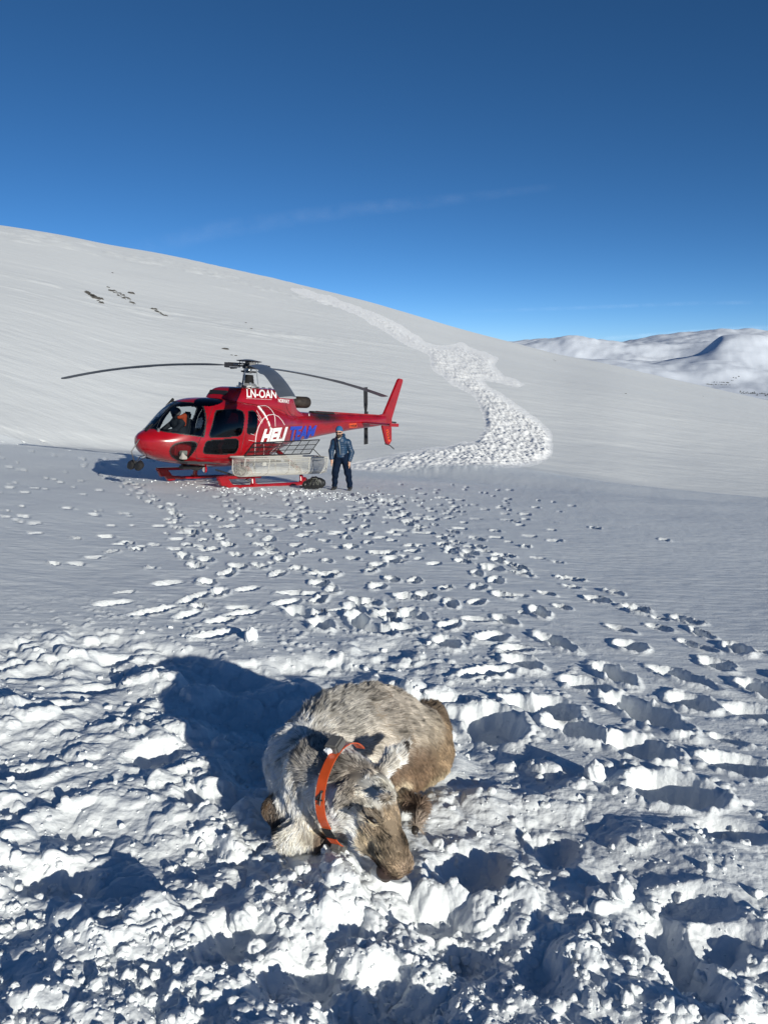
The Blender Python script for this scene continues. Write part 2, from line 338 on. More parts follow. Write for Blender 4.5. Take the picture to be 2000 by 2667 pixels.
# hillside: wind crust, rough streaks near the ridge, avalanche path
H = slice(nrow-30, nr); x2, y2, u2, v2, r2 = X[H], Y[H], U[H], Vp[H], RR[H]
a_ = .35; xs = x2*math.cos(a_)+y2*math.sin(a_); ys = -x2*math.sin(a_)+y2*math.cos(a_)
kf = ss(30, 50, r2)
dz2 = .5*fbm(x2*.02, y2*.02, 3, 7)*kf+.04*kf*fbm(xs*.10, ys*.45, 4, 9)
azz = np.degrees(np.arctan2(x2, y2)); top = ss(60, 130, r2)*(1-.93*ss(-9, 3, azz))*(1-.8*ss(200, 232, r2))*ss(-.1, .45, fbm(xs*.015, ys*.05, 3, 19)+.25*ss(120, 190, r2))
dz2 += top*.85*np.clip(fbm(xs*.20, ys*.75, 4, 29)-.06, 0, 1)
AV = [(760, 752), (800, 760), (900, 792), (1000, 835), (1060, 868), (1110, 895), (1140, 905), (1200, 901), (1290, 935), (1278, 955), (1310, 985), (1362, 1003), (1350, 1010), (1300, 1000), (1252, 992), (1275, 1015), (1330, 1050), (1400, 1095), (1432, 1125), (1430, 1185), (1400, 1205), (1300, 1222), (1290, 1240), (1250, 1252), (1100, 1242), (960, 1228), (850, 1222), (930, 1210), (1020, 1188), (1140, 1168), (1240, 1150), (1262, 1120), (1260, 1075), (1235, 1035), (1180, 1000), (1130, 960), (1120, 930), (1060, 895), (1000, 858), (900, 810), (800, 772)]
sdA = sd_poly(u2, v2, AV); wob = 6*fbm(u2*.03, v2*.03, 3, 8)
av = (1-ss(-1, 9, sdA+wob))*ss(30, 35, r2)
sc_ = np.clip(r2*.0042, .14, .9)
lum = caps(x2/.17, y2/.26, 401, .85)*.12*ss(85, 50, r2)+(hash2(np.arange(x2.size).reshape(x2.shape), np.zeros(x2.shape), 5)*(.035+.0005*r2))*ss(35, 60, r2)+.10*fbm(x2*.9, y2*.9, 2, 415)
avh = (1-ss(-16, 3, sdA+wob))*ss(30, 35, r2)
dz2 += avh*(.05+lum*1.05+.12*sc_*np.abs(vn(x2/(.18+.0016*r2), y2/(.3+.005*r2), 77)))
Z[H] += dz2
me = mesh_np('snow_ground', np.stack([X, Y, Z], -1).reshape(-1, 3), np.zeros((0, 4)) if False else np.stack([
    (np.arange(nr-1)[:, None]*ncol+np.arange(ncol)[None]).ravel(),
    (np.arange(nr-1)[:, None]*ncol+(np.arange(ncol)[None]+1) % ncol).ravel(),
    (np.arange(1, nr)[:, None]*ncol+(np.arange(ncol)[None]+1) % ncol).ravel(),
    (np.arange(1, nr)[:, None]*ncol+np.arange(ncol)[None]).ravel()], 1)[:, ::-1])
g = link('snow_ground', me, M_snow); tag(g, kind='structure')
g['label'] = 'trampled and wind packed snow falling away to the slope'
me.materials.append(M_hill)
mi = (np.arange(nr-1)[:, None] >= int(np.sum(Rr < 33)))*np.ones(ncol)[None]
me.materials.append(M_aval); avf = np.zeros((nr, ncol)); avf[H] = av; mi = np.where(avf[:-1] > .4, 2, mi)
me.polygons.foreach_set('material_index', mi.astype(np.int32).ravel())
def surf(xq, yq):
    """height of the finished snow"""
    r = math.hypot(xq, yq); a = math.degrees(math.atan2(xq, yq)); i = min(max(np.searchsorted(Rr, r)-1, 0), nr-2); j = min(max(np.searchsorted(AZ, a)-1, 0), ncol-2)
    fr = (r-Rr[i])/(Rr[i+1]-Rr[i]); fa = (a-AZ[j])/(AZ[j+1]-AZ[j])
    return float((Z[i, j]*(1-fr)+Z[i+1, j]*fr)*(1-fa)+(Z[i, j+1]*(1-fr)+Z[i+1, j+1]*fr)*fa)
print('terrain', time.time()-T0, len(me.polygons))

# ---- far mountains
def mk(L): return smooth_tab([azel(*p) for p in L], .45)
rA = mk([(900, 905), (1335, 895), (1407, 886.5), (1509, 887), (1518, 882), (1566, 882), (1620, 891), (1711, 874), (1774, 865), (1798, 868), (1827, 866), (1885, 860.5), (1914, 864), (1952, 861.5), (2000, 864), (2100, 862), (2300, 868), (2600, 880)])
rB = mk([(900, 930), (1335, 915), (1500, 915), (1600, 920), (1697, 929), (1783, 919), (1840, 903), (1894, 890), (1923, 889), (2000, 904), (2200, 925), (2600, 930)])
rM = mk([(900, 925), (1335, 899), (1450, 896), (1560, 897), (1640, 900), (1700, 893), (1760, 890), (1850, 886), (1950, 882), (2000, 878), (2600, 890)])
rV = mk([(900, 1000), (1335, 960), (1600, 990), (1800, 1025), (2000, 1048), (2600, 1060)])
azf = np.linspace(3, 42, 420); rf = np.concatenate([np.linspace(900, 3000, 20)[:-1], np.linspace(3000, 10400, 150), np.linspace(10600, 16000, 8)])
AF, RF = np.meshgrid(np.radians(azf), rf); ad = np.degrees(AF)
def zz(tab, r): return 1.6+r*np.tan(np.radians(np.interp(ad, tab[0], tab[1])))
kn_r = [900, 2200, 3600, 5600, 6500, 7700, 8600, 10000, 13000, 16000]
zv = zz(rV, 2600)
kn_z = [zv, zv, zz(rV, 3200), zz(rB, 5600)-60, zz(rB, 6500)-130, zz(rM, 7700), zz(rM, 8600)-60, zz(rA, 10000), zz(rA, 13000)-500, zz(rA, 16000)-900]
ZF = np.zeros_like(RF)
for k in range(len(kn_r)-1):
    t = np.clip((RF-kn_r[k])/(kn_r[k+1]-kn_r[k]), 0, 1); t = t*t*(3-2*t); mk_ = (RF >= kn_r[k]) & (RF <= kn_r[k+1])
    ZF = np.where(mk_, kn_z[k]*(1-t)+kn_z[k+1]*t, ZF)
XF = RF*np.sin(AF); YF = RF*np.cos(AF)
ZF += (70*fbm(XF*.0009, YF*.0009, 5, 3)+90*(.35-np.abs(fbm(XF*.00042+3, YF*.00042, 4, 13)))+0*RF)*ss(2500, 5000, RF)*(1-.75*np.exp(-((RF-10000)/900)**2))+38*fbm(XF*.0024, YF*.0024, 4, 24)*ss(2500, 5000, RF)+9*fbm(XF*.006, YF*.006, 4, 4)
aq = ad-azel(1886, 890)[0]; ZF += 78*ss(-1.9, 0, aq)*(1-ss(.5, 8, aq))*ss(4700, 5500, RF)*(1-ss(5600, 6600, RF)); aq = ad-azel(1490, 890)[0]; ZF += 20*ss(-1.2, 0, aq)*(1-ss(0, 2.6, aq))*ss(6300, 7300, RF)*(1-ss(7600, 8300, RF))
n1, n2 = RF.shape; ii = (np.arange(n1-1)[:, None]*n2+np.arange(n2-1)[None]).ravel()
me = mesh_np('far_mountains', np.stack([XF, YF, ZF], -1).reshape(-1, 3), np.stack([ii+n2, ii+n2+1, ii+1, ii], 1))
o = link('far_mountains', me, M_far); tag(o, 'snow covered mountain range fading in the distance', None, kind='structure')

# valley floor sheet out to the horizon
mb = MB(); mb.add([(-45000, -45000, -420), (45000, -45000, -420), (45000, 45000, -420), (-45000, 45000, -420)], [(0, 1, 2, 3)])
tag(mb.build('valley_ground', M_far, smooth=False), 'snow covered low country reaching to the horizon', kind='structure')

# scrub woods far below in the valley, too far to count
M_wood = mat('woods', (.05, .055, .05), .9)
mb = MB()
for (u0, v0, u1, v1, n) in [(1840, 1004, 1900, 1001, 46), (1925, 1024, 1998, 1029, 60), (1905, 992, 1925, 983, 12)]:
    for _ in range(n):
        t = random.random(); uu, vv = u0+(u1-u0)*t+random.gauss(0, 3), v0+(v1-v0)*t+random.gauss(0, 1.6)
        a, e = azel(uu, vv); rr = 2300 if v0 > 1010 else 3000
        ja = np.argmin(abs(azf-a)); col = ZF[:, ja]; hit = np.argmax(np.degrees(np.arctan2(col-1.6, rf)) > e) if np.any(np.degrees(np.arctan2(col-1.6, rf)) > e) else 0
        rr = rf[hit]; bx, by = rr*math.sin(rad(a)), rr*math.cos(rad(a)); bz = col[hit]; s_ = random.uniform(1.6, 4)
        mb.tube([(bx, by, bz-1), (bx, by, bz+s_*.6), (bx, by, bz+s_)], [s_*.9, s_*.7, .1], 5)
o = mb.build('distant_woods', M_wood, smooth=False); tag(o, 'thin dark scrub woods on the far valley floor', kind='stuff')
print('mountains', time.time()-T0)
#@@PART2
# ------------------------------------------------------------------ helicopter (x forward, y port, z up; origin on the snow under the rotor axis)
HO_ = Vector((-3.72, 20.136, -1.951))
def heli_matrix():
    a, pt, ro = rad(55.24), rad(6.15), rad(-.4)
    h = Vector((-math.cos(a), -math.sin(a), 0)); p = Vector((math.sin(a), -math.cos(a), 0)); z = Vector((0, 0, 1))
    h2 = h*math.cos(pt)+z*math.sin(pt); z2 = z*math.cos(pt)-h*math.sin(pt)
    p2 = p*math.cos(ro)+z2*math.sin(ro); z3 = z2*math.cos(ro)-p*math.sin(ro)
    M = Matrix.Identity(4)
    for i in range(3): M[i][0], M[i][1], M[i][2], M[i][3] = h2[i], p2[i], z3[i], HO_[i]
    return M
HM = heli_matrix(); HI = HM.inverted()
def paint(name, col, rough=.22, dirty=True):
    m = mat(name, col, rough, coat=.5)
    n = m.node_tree; b = n.nodes['Principled BSDF']; tc = n.nodes.new('ShaderNodeTexCoord')
    no = n.nodes.new('ShaderNodeTexNoise'); no.inputs['Scale'].default_value = 3.5; no.inputs['Detail'].default_value = 8
    n.links.new(tc.outputs['Object'], no.inputs['Vector'])
    mx = n.nodes.new('ShaderNodeMix'); mx.data_type = 'RGBA'; mx.inputs[6].default_value = (*col, 1); mx.inputs[7].default_value = (*[c*.62 for c in col], 1)
    mr = n.nodes.new('ShaderNodeMapRange'); mr.inputs[1].default_value = .45; mr.inputs[2].default_value = .8; n.links.new(no.outputs[0], mr.inputs[0]); n.links.new(mr.outputs[0], mx.inputs[0])
    last = mx
    if dirty:   # exhaust soot on the boom behind the nozzle
        sp = n.nodes.new('ShaderNodeVectorMath'); sp.operation = 'SUBTRACT'; sp.inputs[1].default_value = (-3.0, .25, 1.84); n.links.new(tc.outputs['Object'], sp.inputs[0])
        sc = n.nodes.new('ShaderNodeVectorMath'); sc.operation = 'MULTIPLY'; sc.inputs[1].default_value = (.75, .6, 3.4); n.links.new(sp.outputs[0], sc.inputs[0])
        ln = n.nodes.new('ShaderNodeVectorMath'); ln.operation = 'LENGTH'; n.links.new(sc.outputs[0], ln.inputs[0])
        ad = n.nodes.new('ShaderNodeMath'); ad.operation = 'MULTIPLY_ADD'; ad.inputs[1].default_value = .6; n.links.new(no.outputs[0], ad.inputs[0]); n.links.new(ln.outputs['Value'], ad.inputs[2])
        m2 = n.nodes.new('ShaderNodeMapRange'); m2.inputs[1].default_value = 1.15; m2.inputs[2].default_value = .55; n.links.new(ad.outputs[0], m2.inputs[0])
        m3 = n.nodes.new('ShaderNodeMix'); m3.data_type = 'RGBA'; m3.inputs[7].default_value = (.018, .012, .012, 1)
        n.links.new(m2.outputs[0], m3.inputs[0]); n.links.new(mx.outputs[2], m3.inputs[6]); last = m3
    geo = n.nodes.new('ShaderNodeNewGeometry'); mb_ = n.nodes.new('ShaderNodeMix'); mb_.data_type = 'RGBA'; mb_.inputs[7].default_value = (.05, .05, .055, 1)
    n.links.new(geo.outputs['Backfacing'], mb_.inputs[0]); n.links.new(last.outputs[2], mb_.inputs[6]); n.links.new(mb_.outputs[2], b.inputs['Base Color'])
    return m
def glass(name, tint, refl=.05, alpha=.5):
    m = bpy.data.materials.new(name); m.use_nodes = True; n = m.node_tree; n.nodes.clear()
    o = n.nodes.new('ShaderNodeOutputMaterial'); t = n.nodes.new('ShaderNodeBsdfTransparent'); t.inputs[0].default_value = (*tint, 1)
    gl = n.nodes.new('ShaderNodeBsdfGlossy'); gl.inputs['Roughness'].default_value = .03; fr = n.nodes.new('ShaderNodeFresnel'); fr.inputs[0].default_value = 1.5
    ms = n.nodes.new('ShaderNodeMixShader'); n.links.new(fr.outputs[0], ms.inputs[0]); n.links.new(t.outputs[0], ms.inputs[1]); n.links.new(gl.outputs[0], ms.inputs[2]); n.links.new(ms.outputs[0], o.inputs[0])
    return m
M_red = paint('red_paint', (.30, .0036, .009)); M_black = mat('black_rubber', (.012, .012, .013), .55); M_dark = mat('dark_metal', (.045, .045, .05), .45, .3, var=(8, .6))
M_grey = mat('grey_metal', (.30, .31, .33), .4, .6, var=(10, .6)); M_white = mat('white_vinyl', (.8, .8, .78), .4); M_blue = mat('blue_vinyl', (.012, .05, .42), .35)
M_blade = mat('rotor_blade', (.135, .15, .175), .42, 0, var=(2.5, .72)); M_steel = mat('pale_steel', (.45, .45, .44), .35, .7); M_wire = mat('galvanised_wire', (.5, .49, .45), .5, .2)
M_orange = mat('orange_vinyl', (.75, .09, .02), .5); M_lin = mat('cabin_lining', (.03, .03, .035), .8); M_seat = mat('seat_fabric', (.02, .022, .03), .9, bump=(60, .003))
M_glass = glass('cabin_glass', (.62, .68, .70)); M_gdark = glass('tinted_glass', (.13, .17, .24)); M_exh = mat('burnt_steel', (.07, .055, .045), .5, .5, var=(9, .5))
M_lamp = mat('lamp_glass', (.7, .7, .72), .15, .3)

def pchip(xs, ys):
    xs = np.array(xs, float); ys = np.array(ys, float); h = np.diff(xs); d = np.diff(ys)/h; m = np.zeros_like(ys)
    for i in range(1, len(xs)-1):
        if d[i-1]*d[i] > 0: w1, w2 = 2*h[i]+h[i-1], h[i]+2*h[i-1]; m[i] = (w1+w2)/(w1/d[i-1]+w2/d[i])
    m[0], m[-1] = d[0], d[-1]
    def f(q):
        q = np.clip(q, xs[0], xs[-1]); i = np.clip(np.searchsorted(xs, q)-1, 0, len(xs)-2); t = (q-xs[i])/h[i]
        return (1+2*t)*(1-t)**2*ys[i]+t*(1-t)**2*h[i]*m[i]+t*t*(3-2*t)*ys[i+1]+t*t*(t-1)*h[i]*m[i+1]
    return f
def tabf(L): L = sorted(L); return pchip([a for a, b in L], [b for a, b in L])
top_f = tabf([(3.43, 1.10), (3.41, 1.17), (3.35, 1.235), (3.2, 1.32), (3.05, 1.38), (2.9, 1.50), (2.7, 1.70), (2.5, 1.895), (2.35, 2.0), (2.1, 2.085), (1.85, 2.13), (1.5, 2.16), (1.0, 2.17), (0, 2.15), (-.6, 2.1), (-1.2, 2.02), (-1.8, 1.95), (-2.7, 1.94), (-4.2, 1.95), (-5.7, 1.97), (-6.35, 1.99)])
bot_f = tabf([(3.43, 1.06), (3.41, .96), (3.35, .87), (3.2, .76), (3.0, .67), (2.7, .59), (2.36, .545), (1.8, .49), (1.38, .465), (.6, .48), (0, .56), (-.5, .70), (-1.0, .86), (-1.72, 1.06), (-2.7, 1.22), (-3.47, 1.33), (-4.79, 1.50), (-5.9, 1.62), (-6.35, 1.68)])
hw_f = tabf([(3.43, .0), (3.41, .10), (3.35, .22), (3.2, .39), (3.0, .54), (2.7, .70), (2.4, .82), (2.1, .90), (1.7, .935), (1.0, .935), (.5, .92), (0, .87), (-.5, .76), (-1, .62), (-1.5, .47), (-2, .37), (-2.7, .30), (-4.2, .225), (-5.7, .155), (-6.35, .09)])
exp_f = tabf([(3.43, 2.2), (2.9, 2.5), (2.2, 3.0), (1.0, 3.2), (0, 2.9), (-1.0, 2.4), (-2, 2.1), (-6.35, 2.0)])
zc_f = tabf([(3.43, 1.08), (3.0, 1.08), (2.3, 1.12), (1.0, 1.15), (0, 1.2), (-1, 1.42), (-2, 1.55), (-6.35, 1.83)])
expt_f = tabf([(3.43, 2.0), (2.9, 1.95), (2.4, 1.95), (2.0, 2.3), (1.5, 2.9), (1.0, 3.2), (0, 2.9), (-1.0, 2.4), (-2, 2.1), (-6.35, 2.0)])
def loft(xs, na_, top, bot, hw, ex, zc, ext=None):
    th = np.linspace(0, 2*np.pi, 721); G = np.zeros((len(xs), na_, 3))
    for i, q in enumerate(xs):
        n = float(ex(q)); c, s = np.cos(th), np.sin(th); nt_ = float(ext(q)) if ext else n; yy = hw(q)*np.sign(c)*np.abs(c)**(2/np.where(s > 0, nt_, n))
        zz_ = np.where(s > 0, zc(q)+(top(q)-zc(q))*np.abs(s)**(2/nt_), zc(q)-(zc(q)-bot(q))*np.abs(s)**(2/n))
        L = np.concatenate([[0], np.cumsum(np.hypot(np.diff(yy), np.diff(zz_)))]); t = np.linspace(0, L[-1], na_+1)[:-1]
        G[i, :, 0] = q; G[i, :, 1] = np.interp(t, L, yy); G[i, :, 2] = np.interp(t, L, zz_)
    return G
def grid_faces(n, m, wrap=True):
    i = np.arange(n-1)[:, None]; j = np.arange(m if wrap else m-1)[None]; j2 = (j+1) % m
    return np.stack([i*m+j, i*m+j2, (i+1)*m+j2, (i+1)*m+j], -1).reshape(-1, 4)
xs_h = np.concatenate([3.43-.09*np.linspace(0, 1, 9)[:-1]**1.6, np.linspace(3.34, -1.9, 250)[:-1], np.linspace(-1.9, -6.35, 60)])
NA = 300; G = loft(xs_h, NA, top_f, bot_f, hw_f, exp_f, zc_f, expt_f); Fh = grid_faces(len(xs_h), NA); Vh = G.reshape(-1, 3)
HB = BVHTree.FromPolygons([tuple(p) for p in Vh], [tuple(int(i) for i in f) for f in Fh])
def hull_at(x_, z_, side=1):
    l, nrm, i, d = HB.ray_cast(Vector((x_, 3*side, z_)), Vector((0, -side, 0)))
    return l, nrm
EL = HI @ Vector(EYE)
def hull_px(u_, v_):
    d = (HI.to_3x3() @ Vector(ray(u_, v_))).normalized(); l, nrm, i, _ = HB.ray_cast(EL, d)
    return l
heli = empty('helicopter', M=HM)
tag(heli, 'red single rotor rescue helicopter parked on the snow with lettering on its side', 'helicopter')
# window outlines (side view x, z)
def A_(p): return 340+p[0]/4.3658, 1000+p[1]/4.3658
def B_(p): return 620+p[0]/3.6065, 1000+p[1]/3.6065
def outline(L, k):
    R_ = []
    for p in L:
        l = hull_px(*k(p))
        if l is not None: R_.append((l.x, l.z))
    return R_
def smooth_poly(P, it=2):
    for _ in range(it):
        Q = []
        for i in range(len(P)):
            a, b = P[i], P[(i+1) % len(P)]; Q += [(a[0]*.75+b[0]*.25, a[1]*.75+b[1]*.25), (a[0]*.25+b[0]*.75, a[1]*.25+b[1]*.75)]
        P = Q
    return P
W_rear = smooth_poly(outline([(1010, 298), (1140, 294), (1250, 298), (1292, 335), (1285, 460), (1265, 568), (1220, 590), (1050, 600), (925, 608), (902, 590), (905, 560), (955, 375), (975, 312)], A_))
W_small = smooth_poly(outline([(1352, 312), (1412, 312), (1436, 345), (1443, 420), (1430, 530), (1410, 562), (1340, 566), (1326, 550), (1340, 400), (1344, 325)], A_))
W_low = smooth_poly(outline([(890, 648), (1050, 636), (1205, 624), (1230, 650), (1228, 710), (1200, 775), (1170, 790), (1000, 794), (850, 792), (832, 765), (845, 710), (865, 662)], A_))
W_chin = smooth_poly(outline([(453, 770), (462, 730), (500, 690), (560, 668), (660, 656), (740, 662), (755, 685), (745, 725), (690, 800), (620, 865), (585, 876), (520, 850), (475, 815)], A_))
fb = Vh[Fh].mean(1); cx_, cy_, cz_ = fb.T; ycz = np.abs(cy_)
def insd(P, x_, z_): return sd_poly(x_, z_, P)
cls = np.zeros(len(Fh), int)   # 0 body
# glazed front: below the roof lip, above the nose line, ahead of the door post
zlow = 1.245+np.clip(cx_-2.25, 0, 2)*.105+.05*ss(.55, 0, ycz)*ss(2.8, 3.2, cx_)
zup = 1.955+.045*ss(.85, .3, ycz); post = 2.045+(1.95-cz_)*.31
gl = (cz_ > zlow) & (cz_ < zup) & (cx_ > post)
cls[gl] = 1
frame = gl & ((np.abs(cy_) < .022) | (np.abs(cx_-(2.93-(cz_-1.3)*.62)) < .018) & (ycz > .45))
cls[frame] = 2
for P, c in ((W_rear, 3), (W_small, 4), (W_low, 5), (W_chin, 6)):
    dd = insd(P, cx_, cz_); cls[(dd < 0) & (ycz > .3)] = c; cls[(dd >= 0) & (dd < .022) & (ycz > .3)] = 2
roofw = (((cx_-1.72)/.42)**2+((ycz-.42)/.22)**2 < 1) & (cz_ > 1.95); cls[roofw] = 7
edge = (~gl) & (cz_ > zlow-.02) & (cz_ < zup+.02) & (cx_ > post-.035); cls[edge & (cls == 0)] = 2
def sub_mesh(name, sel, m, parent, off=0.0):
    f = Fh[sel]; uq, inv_ = np.unique(f, return_inverse=True); V = Vh[uq].copy()
    if off:
        c = np.stack([V[:, 0]*0+V[:, 0], V[:, 1]*0, V[:, 2]*0+1.2], 1); dv = V-c; dv[:, 0] = 0; dv /= (np.linalg.norm(dv, axis=1, keepdims=True)+1e-9); V += dv*off
    return link(name, mesh_np(name, V, inv_.reshape(-1, 4)[:, ::-1]), m, parent)
body = sub_mesh('fuselage', cls == 0, M_red, heli)
sub_mesh('window_seal', cls == 2, M_black, heli, .002)
sub_mesh('windscreen', (cls == 1) & (cy_ > 0), M_glass, heli, -.004); sub_mesh('windscreen', (cls == 1) & (cy_ < 0), M_glass, heli, -.004)
sub_mesh('cabin_door_window', (cls == 3) & (cy_ > 0), M_gdark, heli, -.004); 
sub_mesh('rear_side_window', (cls == 4) & (cy_ > 0), M_gdark, heli, -.004); sub_mesh('rear_side_window', (cls == 4) & (cy_ < 0), M_gdark, heli, -.004)
sub_mesh('lower_door_window', (cls == 5) & (cy_ > 0), M_gdark, heli, -.004); sub_mesh('lower_door_window', (cls == 5) & (cy_ < 0), M_gdark, heli, -.004)
sub_mesh('chin_window', (cls == 6) & (cy_ > 0), M_glass, heli, -.004); sub_mesh('chin_window', (cls == 6) & (cy_ < 0), M_glass, heli, -.004)
sub_mesh('roof_window', (cls == 7) & (cy_ > 0), M_gdark, heli, -.004); sub_mesh('roof_window', (cls == 7) & (cy_ < 0), M_gdark, heli, -.004)
# engine cowling
ct = tabf([(1.16, 2.12), (1.1, 2.22), (1.0, 2.36), (.88, 2.44), (.7, 2.475), (0, 2.50), (-.7, 2.515), (-1.2, 2.51), (-1.4, 2.47), (-1.5, 2.33), (-1.66, 2.06), (-1.95, 1.93)])
ch = tabf([(1.16, .42), (1.0, .50), (.7, .545), (0, .56), (-.7, .54), (-1.2, .45), (-1.5, .36), (-1.95, .27)])
xs_c = np.linspace(1.16, -1.95, 110); Gc = loft(xs_c, 120, ct, lambda q: 1.5, ch, lambda q: 3.6, lambda q: 1.8)
o = link('engine_cowling', mesh_np('engine_cowling', Gc.reshape(-1, 3), grid_faces(110, 120)[:, ::-1]), M_red, heli)
HB2 = BVHTree.FromPolygons([tuple(p) for p in np.concatenate([Vh, Gc.reshape(-1, 3)])], [tuple(int(i) for i in f) for f in np.concatenate([Fh, grid_faces(110, 120)+len(Vh)])])
mb = MB(); mb.box((1.035, 0, 2.30), (.05, .62, .13), Matrix.Rotation(rad(-28), 3, 'Y')); mb.build('cowling_front_shade', M_black, heli, bevel=.01)  # black plate standing in for the dark shading on the cowling front
mb = MB()
mb.tube([(.5, .42, 2.49), (.5, .3, 2.505)], .03, 6)
mb.build('cowling_latch', M_dark, heli)
for k in range(5): mb = MB(); mb.box((.45-.24*k, .3, 2.505+.004*k), (.1, .03, .02)); mb.build('cowling_latch', M_dark, heli)
def deck_px(u_, v_):
    d = (HI.to_3x3() @ Vector(ray(u_, v_))).normalized(); l, nrm, i, _ = HB2.ray_cast(EL, d); return l, nrm
def ribbon(mb_, pts, wd, off=.006, k=None):
    """thin band along picture-traced points laid on the skin"""
    P = []
    for p in pts:
        l, nn = deck_px(*(k(p) if k else p))
        if l is not None:
            if nn.dot(EL-l) < 0: nn = -nn
            P.append(l+nn*off)
    if len(P) < 2: return
    mb_.tube(P, wd/2, 5, .6)
def dense(L, n=14):
    L = np.array(L, float); d = np.concatenate([[0], np.cumsum(np.hypot(*np.diff(L, axis=0).T))]); t = np.linspace(0, d[-1], n)
    return [(float(pchip(d, L[:, 0])(q)), float(pchip(d, L[:, 1])(q))) for q in t]
mb = MB()
for L in ([(760, 860), (742, 760), (790, 640), (860, 470), (905, 350), (935, 262)], [(742, 845), (900, 850), (1100, 850), (1290, 835)], [(1290, 300), (1310, 420), (1300, 560), (1270, 700), (1240, 880)], [(300, 858), (520, 878), (760, 878)]):
    ribbon(mb, dense(L), .016, .002, A_)
for L in ([(430, 95), (470, 250), (545, 330)], [(560, 330), (700, 335), (900, 338), (1100, 330), (1280, 325)], [(470, 250), (500, 285), (540, 300), (560, 345)], [(0, 165), (80, 185), (200, 200), (330, 225), (440, 262), (470, 300)]):
    ribbon(mb, dense(L), .014, .001, B_)
mb.build('panel_seam', M_dark, heli)
mb = MB()
for L, w_ in (([(190, 212), (235, 265), (275, 340), (305, 425)], .085), ([(155, 690), (160, 600), (168, 500), (190, 410), (235, 330), (285, 292), (330, 286), (375, 305), (412, 345), (436, 385)], .028), ([(195, 210), (250, 203), (310, 240), (345, 310), (350, 400)], .018),
              ([(176, 250), (230, 345)], .014), ([(180, 290), (232, 360)], .014), ([(186, 325), (225, 372)], .014), ([(120, 468), (158, 482)], .016), ([(100, 528), (155, 538)], .016), ([(240, 690), (245, 600), (240, 560)], .014), ([(410, 520), (380, 470), (350, 420)], .016),
              ([(300, 650), (350, 600), (420, 560)], .014), ([(350, 640), (400, 570)], .014)):
    ribbon(mb, dense(L), w_, .004, B_)
mb.build('emblem_stripes', M_white, heli)
mb = MB()
for i in range(19): ribbon(mb, [(80+i*12.6, 137+i*.55), (86+i*12.6, 137+i*.55)], .02, .003, B_)
mb.build('lettering_underline', M_white, heli)
def text_px(txt, quad, k, name, m, parent, off=.006, bold=.03, shear=0, spacing=1.0):
    """lettering laid on the skin: quad = bottom-left, bottom-right, top-right, top-left in the picture"""
    cu = bpy.data.curves.new('t', 'FONT'); cu.body = txt; cu.offset = bold; cu.shear = shear; cu.space_character = spacing; cu.resolution_u = 4
    to = bpy.data.objects.new('t', cu); COL.objects.link(to); dg = bpy.context.evaluated_depsgraph_get(); dg.update()
    me_ = bpy.data.meshes.new_from_object(to.evaluated_get(dg)); bpy.data.objects.remove(to)
    bm = bmesh.new(); bm.from_mesh(me_)
    xs_ = [v_.co.x for v_ in bm.verts]; ys_ = [v_.co.y for v_ in bm.verts]; x0, x1, y0, y1 = min(xs_), max(xs_), min(ys_), max(ys_)
    bmesh.ops.triangulate(bm, faces=bm.faces)
    for _ in range(3):
        es = [e for e in bm.edges if e.calc_length() > .22]
        if not es: break
        bmesh.ops.subdivide_edges(bm, edges=es, cuts=1); bmesh.ops.triangulate(bm, faces=bm.faces)
    Q = [np.array(k(p)) for p in quad]; bad = []
    for v_ in bm.verts:
        s_ = (v_.co.x-x0)/(x1-x0); t = (v_.co.y-y0)/(y1-y0); p = (Q[0]*(1-s_)+Q[1]*s_)*(1-t)+(Q[3]*(1-s_)+Q[2]*s_)*t
        l, nn = deck_px(*p)
        if l is None: bad.append(v_); continue
        if nn.dot(EL-l) < 0: nn = -nn
        v_.co = l+nn*off
    bmesh.ops.delete(bm, geom=bad, context='VERTS'); bm.to_mesh(me_); bm.free(); me_.name = name
    return link(name, me_, m, parent, False)
text_px('HELI', [(205, 562), (448, 546), (468, 403), (228, 426)], B_, 'lettering', M_white, heli, .012, .055, .25)
text_px('TEAM', [(478, 540), (722, 502), (738, 388), (488, 400)], B_, 'lettering', M_blue, heli, .012, .05, .25)
text_px('LN-OAN', [(82, 128), (360, 136), (360, 62), (80, 48)], B_, 'registration_lettering', M_white, heli, .008, .02)
text_px('NORWAY', [(378, 172), (480, 186), (482, 148), (376, 138)], B_, 'lettering', M_white, heli, .008, .02)
mb = MB()
for L in ([(392, 130), (388, 108), (398, 92), (412, 92), (418, 106), (406, 112)], [(404, 116), (412, 126), (402, 134)], [(424, 92), (420, 112), (430, 120)]): ribbon(mb, dense(L, 9), .02, .006, B_)
for L in ([(436, 126), (480, 132)],): ribbon(mb, L, .012, .006, B_)
mb.build('emblem', M_white, heli)
def plate(quad, k, m, parent, name, off=.004):
    Q = [np.array(k(p)) for p in quad]; V = []; N = 9
    for i in range(N):
        for j in range(N):
            s_, t = j/(N-1), i/(N-1); p = (Q[0]*(1-s_)+Q[1]*s_)*(1-t)+(Q[3]*(1-s_)+Q[2]*s_)*t; l, nn = deck_px(*p)
            if l is None: return None
            if nn.dot(EL-l) < 0: nn = -nn
            V.append(l+nn*off)
    return link(name, mesh_np(name, V, grid_faces(N, N, False)), m, parent, False)
plate([(1045, 410), (1116, 407), (1112, 370), (1042, 373)], B_, M_orange, heli, 'warning_label')
text_px('FARE', [(1050, 403), (1098, 401), (1096, 379), (1048, 381)], B_, 'lettering', M_black, heli, .008, .03)
mb = MB(); ribbon(mb, [(1102, 382), (1102, 398)], .06, .008, B_); mb.build('arrow_mark', M_black, heli)
